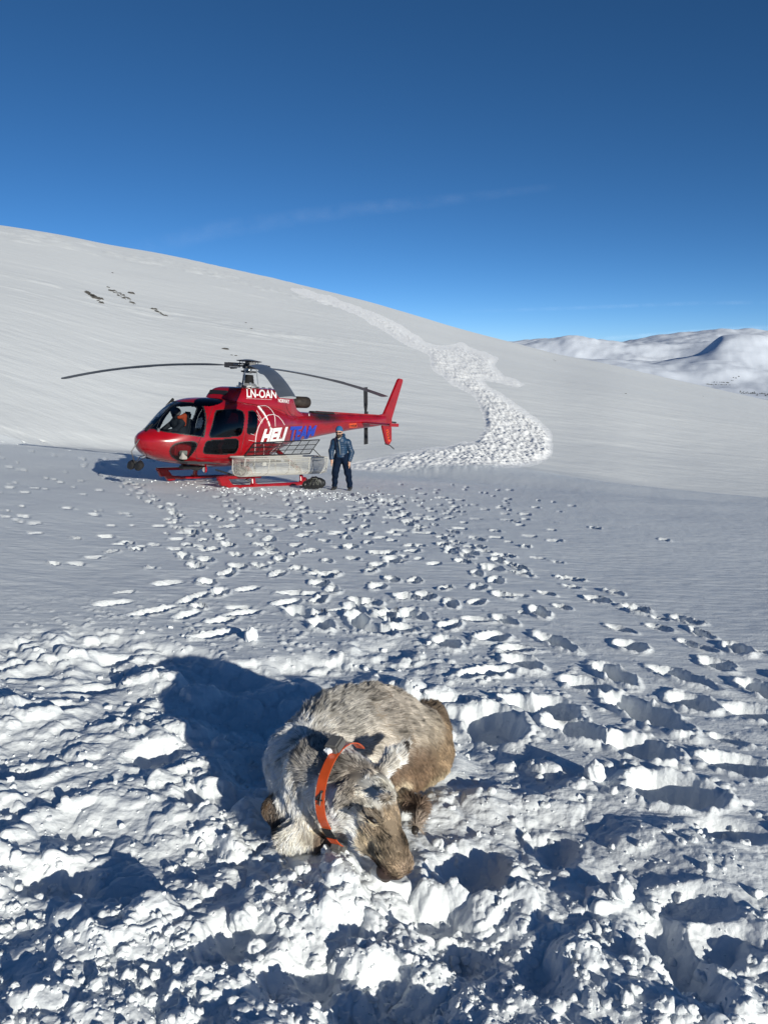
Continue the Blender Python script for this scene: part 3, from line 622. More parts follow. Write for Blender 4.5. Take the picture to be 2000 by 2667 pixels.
mb = MB(); ribbon(mb, [(666, 282), (668, 300)], .03, .006, B_); mb.build('mark', M_white, heli)
# tail
mb = MB(); mb.box((-3.1, 0, 1.955), (1.0, .2, .07)); mb.build('drive_shaft_cover', M_black, heli, bevel=.02)
mb = MB(); mb.box((-4.5, 0, 1.975), (3.3, .13, .05)); mb.build('tail_spine', M_red, heli, bevel=.02)
def fin(poly, t, name):
    m_ = MB(); m_.prism(poly, -t/2, t/2); return m_.build(name, M_red, heli, bevel=.018)
fin([(-5.95, 1.98), (-6.28, 2.04), (-6.98, 3.2), (-7.05, 3.25), (-7.27, 3.23), (-7.25, 3.12), (-6.76, 1.9), (-6.78, 1.6), (-6.2, 1.66)], .09, 'upper_fin')
lf = fin([(-6.22, 1.66), (-6.78, 1.62), (-6.84, 1.16), (-6.72, 1.02), (-6.52, 1.07), (-6.30, 1.5)], .08, 'lower_fin')
def flat_label(x0, z0, x1, z1, txt, y_):
    m_ = MB(); m_.box(((x0+x1)/2, y_, (z0+z1)/2), (abs(x1-x0), .004, abs(z1-z0))); m_.build('warning_label', M_orange, heli, smooth=False)
plq = [(-6.44, 1.52), (-6.58, 1.53), (-6.74, 1.14), (-6.62, 1.13)]
mb = MB(); mb.prism(plq, .042, .047); mb.build('warning_label', M_orange, heli, smooth=False)
cu = bpy.data.curves.new('t', 'FONT'); cu.body = 'FARE'; cu.offset = .02; to = bpy.data.objects.new('t', cu); COL.objects.link(to); dg = bpy.context.evaluated_depsgraph_get(); dg.update()
me_ = bpy.data.meshes.new_from_object(to.evaluated_get(dg)); bpy.data.objects.remove(to)
for v_ in me_.vertices:
    s_ = v_.co.x/2.5; t = v_.co.y/.72; a = Vector((-6.455, .052, 1.50)).lerp(Vector((-6.63, .052, 1.15)), s_); b = Vector((-6.57, .052, 1.51)).lerp(Vector((-6.735, .052, 1.16)), s_); v_.co = b.lerp(a, t)
me_.name = 'lettering'; link('lettering', me_, M_black, heli, False)
mb = MB(); mb.tube([(-6.5, 0, 1.05), (-6.8, 0, 1.0), (-7.05, 0, .88)], .018, 6); mb.build('tail_skid', M_dark, heli)
mb = MB(); mb.tube([(-6.75, 0, 1.78), (-7.05, 0, 1.77)], .03, 8); mb.build('tail_light', M_dark, heli)
# stabiliser
mb = MB()
prof = [(.24, 0), (.2, .028), (.08, .04), (-.12, .025), (-.24, 0), (-.12, -.02), (.08, -.035), (.2, -.025)]
V = [(-5.05+p[0]*(1-.12*abs(s)), 1.27*s, 1.72+p[1]) for s in (-1, 1) for p in prof]; n8 = 8
mb.add(V, [tuple(range(8)), tuple(range(15, 7, -1))]+[(i, (i+1) % 8, 8+(i+1) % 8, 8+i) for i in range(8)]); mb.build('stabiliser', M_red, heli)
for s_ in (1, -1): mb = MB(); mb.box((-5.05, 1.28*s_, 1.72), (.5, .025, .10)); mb.build('stabiliser_tip', M_red, heli, bevel=.008)
# tail rotor on the starboard side
tr_ = MB(); tr_.tube([(-5.82, -.12, 1.93), (-5.82, -.38, 1.93)], .06, 10); tr_.box((-5.82, -.36, 1.93), (.12, .07, .3)); tr_.build('tail_rotor_hub', M_dark, heli)
for s in (1, -1):
    m_ = MB(); R3 = Matrix.Rotation(rad(7), 3, 'Y')
    P = [(-.05, .14), (.05, .14), (.09, .32), (.10, .93), (-.10, .93), (-.10, .36)]
    m_.prism([(p[0], p[1]*s) for p in P], -.012, .012); m_.V = [tuple(R3 @ Vector(v_)+Vector((-5.82, -.37, 1.93))) for v_ in m_.V]; m_.build('tail_rotor_blade', M_black, heli, bevel=.004)
# exhaust
mb = MB(); mb.tube([(-1.35, 0, 2.2), (-1.7, 0, 2.21), (-1.9, 0, 2.21), (-1.95, 0, 2.21), (-2.36, 0, 2.22), (-2.40, 0, 2.22)], [.12, .13, .13, .165, .165, .155], 20); mb.build('exhaust_pipe', M_exh, heli)
mb = MB(); mb.tube([(-2.395, 0, 2.22), (-2.408, 0, 2.22)], .13, 20); mb.build('exhaust_opening', M_black, heli)
# mast and rotor
mb = MB(); mb.tube([(0, 0, 2.49), (0, 0, 2.53)], .30, 20); mb.tube([(0, 0, 2.53), (0, 0, 2.60)], [.24, .20], 18); mb.tube([(0, 0, 2.86), (0, 0, 3.02)], .085, 14)
mb.build('mast_base', M_steel, heli)
mb = MB(); mb.tube([(0, 0, 2.58+.02*i) for i in range(13)], [.155-.003*i+.014*(i % 2) for i in range(13)], 16); mb.build('mast_boot', M_black, heli)
mb = MB()
for a in (20, 140, 260):
    ca, sa_ = math.cos(rad(a)), math.sin(rad(a)); mb.tube([(.27*ca, .27*sa_, 2.5), (.2*ca, .2*sa_, 2.98)], .014, 6)
for a in (60, 200, 320):
    ca, sa_ = math.cos(rad(a)), math.sin(rad(a)); mb.tube([(.22*ca, .22*sa_, 2.5), (.22*ca, .22*sa_, 2.62)], .03, 6)
mb.build('pitch_link', M_steel, heli)
mb = MB(); mb.tube([(0, 0, 2.88), (0, 0, 2.92)], .2, 16); mb.tube([(0, 0, 2.98), (0, 0, 3.08)], [.17, .14], 16); mb.tube([(0, 0, 3.08), (0, 0, 3.17)], .10, 12); mb.build('rotor_hub', M_dark, heli)
mb = MB(); mb.tube([(0, 0, 3.16), (0, 0, 3.175), (0, 0, 3.20), (0, 0, 3.215)], [.30, .34, .18, .10], 24)
for a in range(6): mb.tube([(.24*math.cos(a*1.047), .24*math.sin(a*1.047), 3.05), (.24*math.cos(a*1.047), .24*math.sin(a*1.047), 3.17)], .012, 5)
mb.build('hub_cap', M_grey, heli)
NWZ = HM.to_3x3()
def droop(r, tot): return -tot*(r/5.35)**2.2
for az_w, tot, pitch in ((168, .62, 4), (48, .46, 4), (-72, .80, 9)):
    # world azimuth (counter-clockwise from +X) turned into the rotor plane
    d = HI.to_3x3() @ Vector((math.cos(rad(az_w)), math.sin(rad(az_w)), 0)); d.z = 0; d.normalize(); t_ = Vector((-d.y, d.x, 0))
    m_ = MB(); up = Vector((0, 0, 1))
    for s in (-1, 1): m_.tube([d*.1+t_*.05*s+up*3.04, d*.62+t_*.045*s+up*3.045], .022, 6)
    m_.box(d*.55+up*3.045, (.20, .15, .13), Matrix((d, t_, up)).transposed()); m_.box(d*.30+up*3.10, (.5, .16, .03), Matrix((d, t_, up)).transposed())
    m_.tube([d*.38+up*3.0-t_*.12, d*.56+up*2.98-t_*.13], .03, 6)
    m_.build('blade_sleeve', M_dark, heli)
    m_ = MB(); m_.box(d*.46+up*3.055, (.34, .05, .05), Matrix((d, t_, up)).transposed()); m_.tube([d*.2+up*3.0+t_*.09, d*.5+up*3.0+t_*.09], .016, 6); m_.build('blade_damper', M_steel, heli)
    rs_ = np.concatenate([[.62, .74, .86], np.linspace(1.05, 5.35, 26)]); V = []
    pr = [(.5, 0), (.42, .055), (.2, .075), (-.15, .05), (-.5, .004), (-.5, -.004), (-.15, -.035), (.2, -.05), (.42, -.04)]
    for r in rs_:
        c = .12 if r < .7 else (.2 if r < .8 else (.28 if r < .95 else .355)); pt_ = rad(pitch-1.2*r)
        tab_ = 1.35 if 2.9 < r < 3.3 else 1
        for p in pr:
            q = p[0]*c*(tab_ if p[0] < -.3 else 1); hgt = p[1]*c*1.1
            V.append(d*r+t_*(q*math.cos(pt_)-hgt*math.sin(pt_))+up*(3.045+droop(r, tot)+q*math.sin(pt_)+hgt*math.cos(pt_)))
    k = len(pr); m_.__init__(); m_.add(V, [(i*k+j, i*k+(j+1) % k, (i+1)*k+(j+1) % k, (i+1)*k+j) for i in range(len(rs_)-1) for j in range(k)]+[tuple(range(k))[::-1], tuple((len(rs_)-1)*k+j for j in range(k))])
    m_.build('rotor_blade', M_blade, heli)
# landing gear
for s in (1, -1):
    y_ = 1.085*s; m_ = MB()
    m_.tube([(-1.75, y_, .05), (-1.2, y_, .05), (1.2, y_, .05), (1.45, y_, .07), (1.7, y_, .15), (1.95, y_, .27)], .045, 10); m_.build('skid', M_red, heli)
    m_ = MB(); m_.tube([(1.97, y_*1.02, .29), (.55, y_*1.02, .29)], .04, 8); m_.build('step_tube', M_red, heli)
    m_ = MB(); m_.prism([(1.99, .32), (1.66, .27), (1.40, .0), (1.62, -.02), (1.72, .1), (1.86, .10)], y_-.05, y_+.05); m_.build('skid_shoe', M_red, heli, bevel=.01)
    m_ = MB(); m_.prism([(-.75, .0), (-1.9, .03), (-1.35, .10), (-1.2, .22), (-1.02, .1)], y_-.04, y_+.04); m_.build('skid_shoe', M_red, heli, bevel=.01)
    for xq in (.74, -1.1):
        m_ = MB(); m_.tube([(xq, y_, .03), (xq, y_*.97, .22), (xq, y_*.86, .42), (xq, y_*.6, .56), (xq, 0, .60 if xq > 0 else .92)], .05, 8, 1.3); m_.build('cross_tube', M_red, heli)
        m_ = MB(); m_.box((xq, y_, .07), (.16, .12, .1)); m_.build('skid_clamp', M_red, heli, bevel=.01)
mb = MB(); mb.tube([(1.05, .75, .44), (.8, .6, .36), (.55, .5, .30)], .04, 6); mb.tube([(1.5, .5, .42), (1.2, .9, .3)], .02, 6); mb.tube([(.4, .8, .3), (.2, .5, .6)], .025, 6); mb.box((.6, .5, .38), (.3, .25, .2)); mb.tube([(2.3, .2, .50), (1.9, .3, .43), (1.7, .3, .50)], .05, 8); mb.box((2.1, .25, .47), (.5, .16, .08))
mb.build('belly_gear', M_black, heli)
l = HI @ Vector(ground_pt(570, 1222))
mb = MB(); mb.tube([(1.78, .42, .42), (1.74, .44, .42)], [.085, .075], 16); mb.tube([(1.74, .42, .42), (1.74, .42, .54)], .02, 6); mb.build('landing_light', M_red, heli)
mb = MB(); mb.tube([(1.79, .42, .42), (1.775, .42, .42)], .06, 14); mb.build('lamp_lens', M_lamp, heli)
# load mirrors ahead of the nose
def hp(u_, v_, y_):
    d = HI.to_3x3() @ Vector(ray(u_, v_)); return EL+d*((y_-EL.y)/d.y)
mpt = hp(352, 1207, .05); mb = MB()
mb.tube([hp(364, 1144, .05), hp(343, 1176, .05), mpt], .014, 5); mb.tube([hp(378, 1186, .1), hp(365, 1190, .08), mpt], .012, 5); mb.tube([hp(382, 1190, -.1), mpt], .01, 5); mb.build('mirror_rod', M_dark, heli)
for q in (-.13, .13):
    m_ = MB(); c = mpt+Vector((0, q, -.03)); m_.tube([c+Vector((.05, 0, .02)), c, c-Vector((.05, 0, .04))], [.06, .125, .11], 14); m_.build('load_mirror', M_black, heli)
# open far pilot door seen past the windscreen
P4 = [hp(420+20, 1083, -1.15), hp(420, 1082, -1.15), hp(452, 1035, -1.15), hp(450, 1055, -1.15)]
mb = MB(); mb.tube([hp(421, 1081, -1.1), hp(434, 1057, -1.1), hp(451, 1038, -1.1)], .025, 6); mb.tube([hp(451, 1038, -1.1), hp(449, 1052, -1.1), hp(444, 1062, -1.1), hp(436, 1070, -1.1)], .035, 6); mb.tube([hp(421, 1081, -1.1), hp(430, 1074, -1.1), hp(440, 1066, -1.1)], .018, 6)
mb.build('open_door_frame', M_black, heli)
mb = MB(); mb.tube([hp(378, 1121, .0), hp(388, 1110, .0), hp(398, 1105, 0)], .02, 5); mb.tube([hp(383, 1122, .15), hp(395, 1108, .15)], .015, 5); mb.build('wiper', M_black, heli)
mb = MB(); c = hull_px(*A_((318, 530))); mb.tube([c+Vector((0, 0, -.03)), c+Vector((.01, .03, .05))], [.04, .03], 10); mb.build('landing_lamp', M_grey, heli)
c = hull_px(*A_((1302, 148)));
# cabin fittings
mb = MB(); mb.box((1.0, 0, .62), (3.2, 1.5, .05)); mb.build('cabin_floor', M_lin, heli, smooth=False)
mb = MB(); mb.box((.2, 0, 1.3), (.05, 1.55, 1.3)); mb.build('rear_bulkhead', M_lin, heli, smooth=False)
mb = MB(); mb.box((2.62, -.15, 1.12), (.35, .7, .38), Matrix.Rotation(rad(-20), 3, 'Y')); mb.box((2.45, 0, .9), (.4, .2, .5)); mb.build('instrument_panel', M_black, heli, bevel=.03)
for yq in (-.42, .42):
    m_ = MB(); m_.box((1.95, yq, .93), (.48, .46, .14)); m_.box((1.72, yq, 1.27), (.14, .44, .68), Matrix.Rotation(rad(-12), 3, 'Y')); m_.box((1.64, yq, 1.68), (.1, .26, .2), Matrix.Rotation(rad(-12), 3, 'Y')); m_.build('pilot_seat', M_seat, heli, bevel=.04)
for k in range(4):
    m_ = MB(); yq = -.6+.4*k; m_.box((.75, yq, .95), (.45, .38, .12)); m_.box((.5, yq, 1.25), (.12, .36, .6), Matrix.Rotation(rad(-10), 3, 'Y')); m_.build('rear_seat', M_seat, heli, bevel=.03)
mb = MB(); mb.tube([(1.35, .55, .66), (1.4, .5, 1.0), (1.2, .5, 1.2)], .05, 6); mb.build('red_strap', mat('red_strap', (.35, .02, .02), .7), heli)
mb = MB(); mb.box((2.62, .62, .80), (.16, .10, .2)); mb.build('chart_case', mat('paper', (.35, .33, .3), .7), heli, bevel=.01)
mb = MB(); mb.box((2.45, .30, .92), (.5, .3, .5)); mb.build('chin_reflection_panel', M_red, heli, bevel=.04)  # red box added behind the chin window to stand in for its red reflection
# cargo basket on the port side
def basket():
    bz0, bz1, y0, y1 = .33, .78, 1.0, 1.5; x0, x1 = 1.42, -1.62
    sec = [(y0, bz1), (y0, bz0+.12), (y0+.06, bz0+.02), (y0+.16, bz0), (y1-.2, bz0), (y1-.08, bz0+.05), (y1-.02, bz0+.14), (y1, bz1)]
    d = np.concatenate([[0], np.cumsum(np.hypot(*np.diff(np.array(sec), axis=0).T))]); Ls = d[-1]
    def P(x_, s_): return (x_, float(np.interp(s_, d, [p[0] for p in sec])), float(np.interp(s_, d, [p[1] for p in sec])))
    fr = MB()
    for z_ in (bz1,):
        for yy in (y0, y1): fr.tube([(x0+.08, yy, z_), (x1, yy, z_)], .019, 6)
        for xx in (x0+.08, x1): fr.tube([(xx, y0, z_), (xx, y1, z_)], .019, 6)
    for i in range(5):
        xx = x0+(x1-x0)*i/4; fr.tube([P(xx+(.08 if i == 0 and s_ > Ls-.2 else 0), s_) for s_ in np.linspace(0, Ls, 14)], .013, 6)
    fr.tube([P(x0, d[4]), P(x1, d[4])], .012, 6); fr.tube([(x0*.55, y1+.01, .66), (x1*.8, y1+.01, .70)], .011, 6)
    fr.box((x0*.6, y1+.01, .64), (.13, .015, .09)); fr.build('basket_frame', M_wire, heli)
    w_ = MB(); pitch_ = .042; nx = int(3.04/pitch_); nsx = 10
    r_w = .0034
    for sgn in (1, -1):      # diamond mesh: two families of slanted wires following the section
        for i in range(-26, nx+26):
            pts = []
            for k_ in range(nsx+1):
                s_ = Ls*k_/nsx; xx = x1+i*pitch_+sgn*s_*.75
                if x1 <= xx <= x0: pts.append(P(xx, s_))
            if len(pts) > 1: w_.tube(pts, r_w, 3)
    for xx in (x0, x1):
        for yy in np.arange(y0+.03, y1, .035): w_.tube([(xx, yy, bz0+.02), (xx, yy, bz1)], r_w, 3)
        for z_ in np.arange(bz0+.03, bz1, .035): w_.tube([(xx, y0, z_), (xx, y1, z_)], r_w, 3)
    o = w_.build('wire_mesh', M_wire, heli, smooth=False); o['kind'] = 'stuff'
    # open lid leaning to the fuselage
    a, b, c_, e = Vector((1.06, 1.04, .80)), Vector((-1.40, 1.04, .84)), Vector((-1.84, 1.0, 1.22)), Vector((.70, 1.0, 1.12)); lf_ = MB()
    lf_.tube([a, b, c_, e, a], .015, 6)
    for t in (.33, .66): lf_.tube([a.lerp(e, t), b.lerp(c_, t)], .009, 5)
    for t in (.14, .28, .42, .56, .70, .84): lf_.tube([a.lerp(b, t), e.lerp(c_, t)], .009, 5)
    lf_.build('basket_lid', M_black, heli)
    wm = MB()
    for i in range(90): t = i/89; wm.tube([a.lerp(b, t), e.lerp(c_, t)], .0016, 3)
    for i in range(14): t = i/13; wm.tube([a.lerp(e, t), b.lerp(c_, t)], .0016, 3)
    o = wm.build('lid_mesh', M_black, heli, smooth=False); o['kind'] = 'stuff'
    st = MB(); st.tube([b.lerp(c_, .35), Vector((-1.55, 1.3, .79))], .012, 6); st.build('lid_stay', M_black, heli)
    br = MB()
    for xx in (.9, -.9): br = MB(); br.tube([(xx, 1.0, .55), (xx, .6, .62)], .025, 6); br.build('basket_bracket', M_dark, heli)
    br = MB(); br.tube([(.9, 1.2, .33), (.9, .95, .2), (.74, 1.05, .1)], .02, 6); br.build('basket_strut', M_dark, heli)
basket()
print('heli', time.time()-T0)
#@@PART3
# ------------------------------------------------------------------ organic shapes: distance fields turned into one skin
def surface_nets(fn, lo, hi, h):
    lo = np.array(lo); hi = np.array(hi); n = np.ceil((hi-lo)/h).astype(int)+1
    ax = [lo[k]+h*np.arange(n[k]) for k in range(3)]; D = np.empty(n, np.float32)
    for i0 in range(0, n[0], 16):
        X_, Y_, Z_ = np.meshgrid(ax[0][i0:i0+16], ax[1], ax[2], indexing='ij'); D[i0:i0+16] = fn(np.stack([X_, Y_, Z_], -1).reshape(-1, 3)).reshape(X_.shape)
    S_ = D < 0; c = [S_[a:n[0]-1+a, b:n[1]-1+b, d:n[2]-1+d] for a in (0, 1) for b in (0, 1) for d in (0, 1)]
    cnt = sum(q.astype(np.int8) for q in c); act = (cnt > 0) & (cnt < 8); idx = -np.ones(act.shape, np.int64); I = np.argwhere(act); idx[act] = np.arange(len(I))
    acc = np.zeros((len(I), 3)); num = np.zeros(len(I)); cor = [(a, b, d) for a in (0, 1) for b in (0, 1) for d in (0, 1)]
    vals = np.stack([D[I[:, 0]+a, I[:, 1]+b, I[:, 2]+d] for a, b, d in cor], 1)
    for p in range(8):
        for q in range(p+1, 8):
            if sum(abs(cor[p][k]-cor[q][k]) for k in range(3)) != 1: continue
            va, vb = vals[:, p], vals[:, q]; m = (va < 0) != (vb < 0); t = np.where(m, va/(va-vb+1e-12), 0)
            P = np.array(cor[p])+t[:, None]*(np.array(cor[q])-np.array(cor[p])); acc += P*m[:, None]; num += m
    V = lo+(I+acc/num[:, None])*h; F = []
    for k in range(3):
        u_, v_ = (k+1) % 3, (k+2) % 3; sl0 = [slice(1, n[q]-1) for q in range(3)]; sl0[k] = slice(0, n[k]-1); sl1 = list(sl0); sl1[k] = slice(1, n[k])
        a_, b_ = S_[tuple(sl0)], S_[tuple(sl1)]; E_ = np.argwhere(a_ != b_); sg = a_[tuple(E_.T)]; E_ = E_.copy()
        for q in range(3):
            if q != k: E_[:, q] += 1
        du = np.zeros(3, int); du[u_] = 1; dv = np.zeros(3, int); dv[v_] = 1
        qd = np.stack([idx[tuple((E_-du-dv).T)], idx[tuple((E_-dv).T)], idx[tuple(E_.T)], idx[tuple((E_-du).T)]], 1); qd[~sg] = qd[~sg][:, ::-1]; F.append(qd)
    return V, np.concatenate(F)
def cap_d(P, a, b, ra, rb):
    a = np.array(a, float); b = np.array(b, float); ab = b-a; t = np.clip(((P-a)@ab)/(ab@ab+1e-12), 0, 1); return np.linalg.norm(P-a-t[:, None]*ab, axis=1)-(ra+(rb-ra)*t)
def ell_d(P, c, r, R=None):
    q = P-np.array(c, float)
    if R is not None: q = q@R
    r = np.array(r, float); k0 = np.linalg.norm(q/r, axis=1); k1 = np.linalg.norm(q/(r*r), axis=1); return k0*(k0-1)/(k1+1e-9)
def smin(a, b, k):
    h = np.clip(.5+.5*(b-a)/k, 0, 1); return b+(a-b)*h-k*h*(1-h)
def union(P, prims, k):
    d = None
    for p in prims:
        kk = k
        if p[0] == 'c': e = cap_d(P, *p[1:5]); kk = p[5] if len(p) > 5 else k
        else: e = ell_d(P, *p[1:4]); kk = p[4] if len(p) > 4 else k
        d = e if d is None else smin(d, e, kk)
    return d
def nets_obj(name, prims, k, h, m, parent, extra=None, pad=.05):
    pts = []
    for p in prims:
        if p[0] == 'c': pts += [np.array(p[1])-p[3], np.array(p[1])+p[3], np.array(p[2])-p[4], np.array(p[2])+p[4]]
        else: pts += [np.array(p[1])-max(p[2]), np.array(p[1])+max(p[2])]
    pts = np.array(pts); f = (lambda P: union(P, prims, k)) if extra is None else (lambda P: union(P, prims, k)+extra(P))
    V, F = surface_nets(f, pts.min(0)-pad, pts.max(0)+pad, h); return link(name, mesh_np(name, V, F), m, parent)

M_skin = mat('skin', (.5, .29, .2), .55); M_beard = mat('beard', (.035, .022, .015), .9); M_jacket = mat('blue_down_jacket', (.009, .042, .10), .5, bump=(30, .006), var=(14, .6))
M_trous = mat('navy_trousers', (.006, .014, .036), .9, spec=.1, bump=(26, .012), var=(9, .6)); M_hat = mat('blue_beanie', (.015, .10, .24), .9, bump=(120, .003)); M_boot = mat('boots', (.02, .02, .022), .6)
M_zip = mat('grey_placket', (.16, .18, .19), .6)
# ---- man standing by the tail boom (x to the viewer's right, -y to the camera, z up)
fx, fy = ground_pt(890, 1274)[:2]; 
per = empty('person', (fx, fy, plane(fx, fy)-.005)); per.rotation_euler = (0, 0, rad(-9))
tag(per, 'man in blue puffy jacket and blue beanie standing stooped beside the cargo basket', 'person')
head = [('e', (-.02, -.13, 1.475), (.078, .098, .115), None), ('c', (-.02, -.16, 1.40), (-.02, -.20, 1.375), .045, .035), ('c', (-.02, -.09, 1.40), (-.01, -.02, 1.29), .06, .065), ('c', (-.02, -.225, 1.47), (-.02, -.25, 1.435), .012, .018, .015),
        ('e', (-.10, -.12, 1.46), (.012, .022, .034), None, .01), ('e', (.06, -.12, 1.46), (.012, .022, .034), None, .01)]
torso = [('c', (-.01, -.02, 1.26), (.0, .03, .92), .12, .13), ('c', (-.15, .0, 1.19), (.14, .0, 1.18), .055, .055)]
armL = [('c', (-.185, .0, 1.19), (-.255, .01, .98), .05, .044), ('c', (-.255, .01, .98), (-.235, -.06, .775), .044, .03)]
armR = [('c', (.175, .0, 1.18), (.255, .02, .95), .05, .044), ('c', (.255, .02, .95), (.215, -.05, .73), .044, .03)]
legs = [('c', (-.065, .03, .86), (-.155, .0, .45), .078, .068), ('c', (-.155, .0, .45), (-.185, .03, .06), .064, .05), ('c', (.07, .03, .86), (.165, -.01, .44), .078, .068), ('c', (.165, -.01, .44), (.205, .03, .05), .064, .05)]
def hand(wx_, wy_, wz_, sx):
    w0 = np.array([wx_, wy_, wz_]); pr = [('c', w0, w0+[0, -.005, -.07], .026, .032)]
    for i, (ln, off) in enumerate(((.070, -.030), (.080, -.010), (.075, .010), (.058, .028))):
        a = w0+[sx*.004, off, -.085]; b = a+[sx*.004, -.006, -ln*.5]; pr += [('c', a, b, .011, .010, .006), ('c', b, b+[-sx*.010, -.006, -ln*.5], .010, .008, .006)]
    a = w0+[0, -.03, -.03]; pr += [('c', a, a+[0, -.03, -.03], .013, .012, .008), ('c', a+[0, -.03, -.03], a+[-sx*.004, -.035, -.062], .012, .009, .006)]
    return pr
body_p = head+torso+armL+armR+legs+hand(-.232, -.065, .765, -1)+hand(.213, -.055, .72, 1)
nets_obj('body', body_p, .035, .0085, M_skin, per)
def quilt(P): return -.006*np.abs(np.sin(P[:, 2]*math.pi/.055))**.6+.004
jk = [('c', (-.01, -.03, 1.25), (.0, .02, 1.05), .155, .150), ('c', (.0, .02, 1.05), (.0, .03, .86), .15, .155), ('c', (-.17, .0, 1.21), (.16, .0, 1.20), .09, .09), ('c', (-.185, .0, 1.205), (-.255, .01, .98), .08, .066), ('c', (-.262, .01, .98), (-.240, -.055, .80), .070, .055),
      ('c', (.175, .0, 1.195), (.255, .02, .95), .08, .066), ('c', (.262, .02, .95), (.222, -.045, .76), .070, .055)]
def jk_cut(P): return quilt(P)
def neck_open(P):
    d = np.linalg.norm((P-np.array([-.02, -.10, 1.43]))/np.array([1, 1, 1.0]), axis=1)-.085; return d
jf = lambda P: np.maximum(np.maximum(union(P, jk, .03)+quilt(P), -neck_open(P)), .83-P[:, 2]+.0*P[:, 0]-np.where(np.abs(P[:, 0]) > .17, .12, 0))
V_, F_ = surface_nets(jf, (-.42, -.28, .68), (.42, .26, 1.42), .0095); link('jacket', mesh_np('jacket', V_, F_), M_jacket, per)
nets_obj('collar', [('c', (-.085, -.05, 1.33), (-.085, -.10, 1.32), .028, .026), ('c', (-.085, -.10, 1.32), (-.02, -.20, 1.27), .026, .024), ('c', (-.02, -.20, 1.27), (.055, -.11, 1.33), .024, .028), ('c', (.055, -.11, 1.33), (.06, .0, 1.38), .03, .045), ('c', (.06, .0, 1.38), (-.09, .0, 1.36), .045, .04)], .02, .009, M_jacket, per)
nets_obj('neck_gaiter', [('c', (-.07, -.11, 1.335), (-.02, -.19, 1.295), .016, .018), ('c', (-.02, -.19, 1.295), (.035, -.12, 1.345), .018, .018)], .02, .008, mat('pale_gaiter', (.40, .40, .34), .8), per)
nets_obj('zip_placket', [('c', (-.02, -.188, 1.24), (-.005, -.155, 1.10), .018, .016), ('c', (-.005, -.155, 1.10), (.004, -.125, .90), .015, .009)], .02, .008, M_zip, per)
def wrink(P): return .008*np.sin(P[:, 2]*38+P[:, 0]*17)*np.clip((.62-P[:, 2])/.3, 0, 1)
tp = [('c', (-.02, .03, .88), (.03, .03, .87), .135, .135), ('c', (-.075, .03, .84), (-.158, .0, .45), .118, .088), ('c', (-.158, .0, .45), (-.188, .03, .10), .084, .070), ('c', (.085, .03, .84), (.168, -.01, .44), .118, .088), ('c', (.168, -.01, .44), (.207, .03, .09), .084, .072)]
V_, F_ = surface_nets(lambda P: np.maximum(union(P, tp, .04)+wrink(P), P[:, 2]-.93), (-.32, -.16, -.02), (.34, .24, 1.0), .010); link('trousers', mesh_np('trousers', V_, F_), M_trous, per)
nets_obj('beanie', [('e', (-.02, -.115, 1.525), (.092, .108, .105), None)], .01, .009, M_hat, per, extra=lambda P: np.maximum(0, (1.500+.12*(-(P[:, 1]+.1))-P[:, 2]))*1.5)
nets_obj('beard', [('e', (-.02, -.185, 1.385), (.060, .052, .055), None), ('e', (-.02, -.205, 1.42), (.040, .03, .015), None), ('e', (-.075, -.14, 1.42), (.022, .04, .04), None), ('e', (.035, -.14, 1.42), (.022, .04, .04), None)], .02, .0075, M_beard, per)
mb = MB()
for s in (-1, 1): mb.tube([(-.02+s*.012, -.228, 1.472), (-.02+s*.035, -.225, 1.474), (-.02+s*.062, -.205, 1.474)], [.017, .021, .018], 10); mb.tube([(-.02+s*.062, -.205, 1.478), (-.02+s*.085, -.13, 1.475)], .006, 6)
mb.tube([(-.034, -.23, 1.478), (-.006, -.23, 1.478)], .006, 6); mb.build('sunglasses', M_black, per)
for s, bx in ((-1, -.188), (1, .207)): nets_obj('boot', [('c', (bx, .04, .06), (bx, .03, .13), .060, .055), ('c', (bx, .04, .03), (bx+s*.02, -.14, .02), .052, .042)], .03, .010, M_boot, per)

# ---- pilot leaning into the cockpit
pil = empty('person', M=HM @ Matrix.Translation((2.0, -.25, .98)))
tag(pil, 'person in dark clothing with a red scarf leaning forward inside the cockpit', 'person')
nets_obj('body', [('c', (-.1, .1, .05), (.12, .05, .52), .16, .17), ('c', (.08, -.1, .55), (.16, .22, .55), .09, .09), ('c', (.14, .25, .52), (.40, .32, .36), .07, .055), ('c', (.40, .32, .36), (.58, .15, .32), .05, .04), ('c', (.12, -.12, .52), (.42, -.2, .3), .07, .05), ('e', (.26, .12, .74), (.10, .09, .12), None),
                  ('c', (.16, .1, .58), (.24, .12, .68), .07, .06), ('c', (-.1, .1, .02), (.35, .2, .0), .12, .09)], .04, .013, mat('dark_flight_suit', (.02, .022, .03), .8), pil)
nets_obj('helmet', [('e', (.25, .12, .79), (.13, .12, .11), None)], .02, .013, mat('helmet_shell', (.25, .26, .28), .3), pil)
nets_obj('scarf', [('c', (.12, .28, .70), (.10, .26, .5), .06, .05), ('c', (.12, .28, .70), (.24, .22, .66), .055, .04)], .03, .013, mat('red_scarf', (.55, .07, .02), .8), pil)
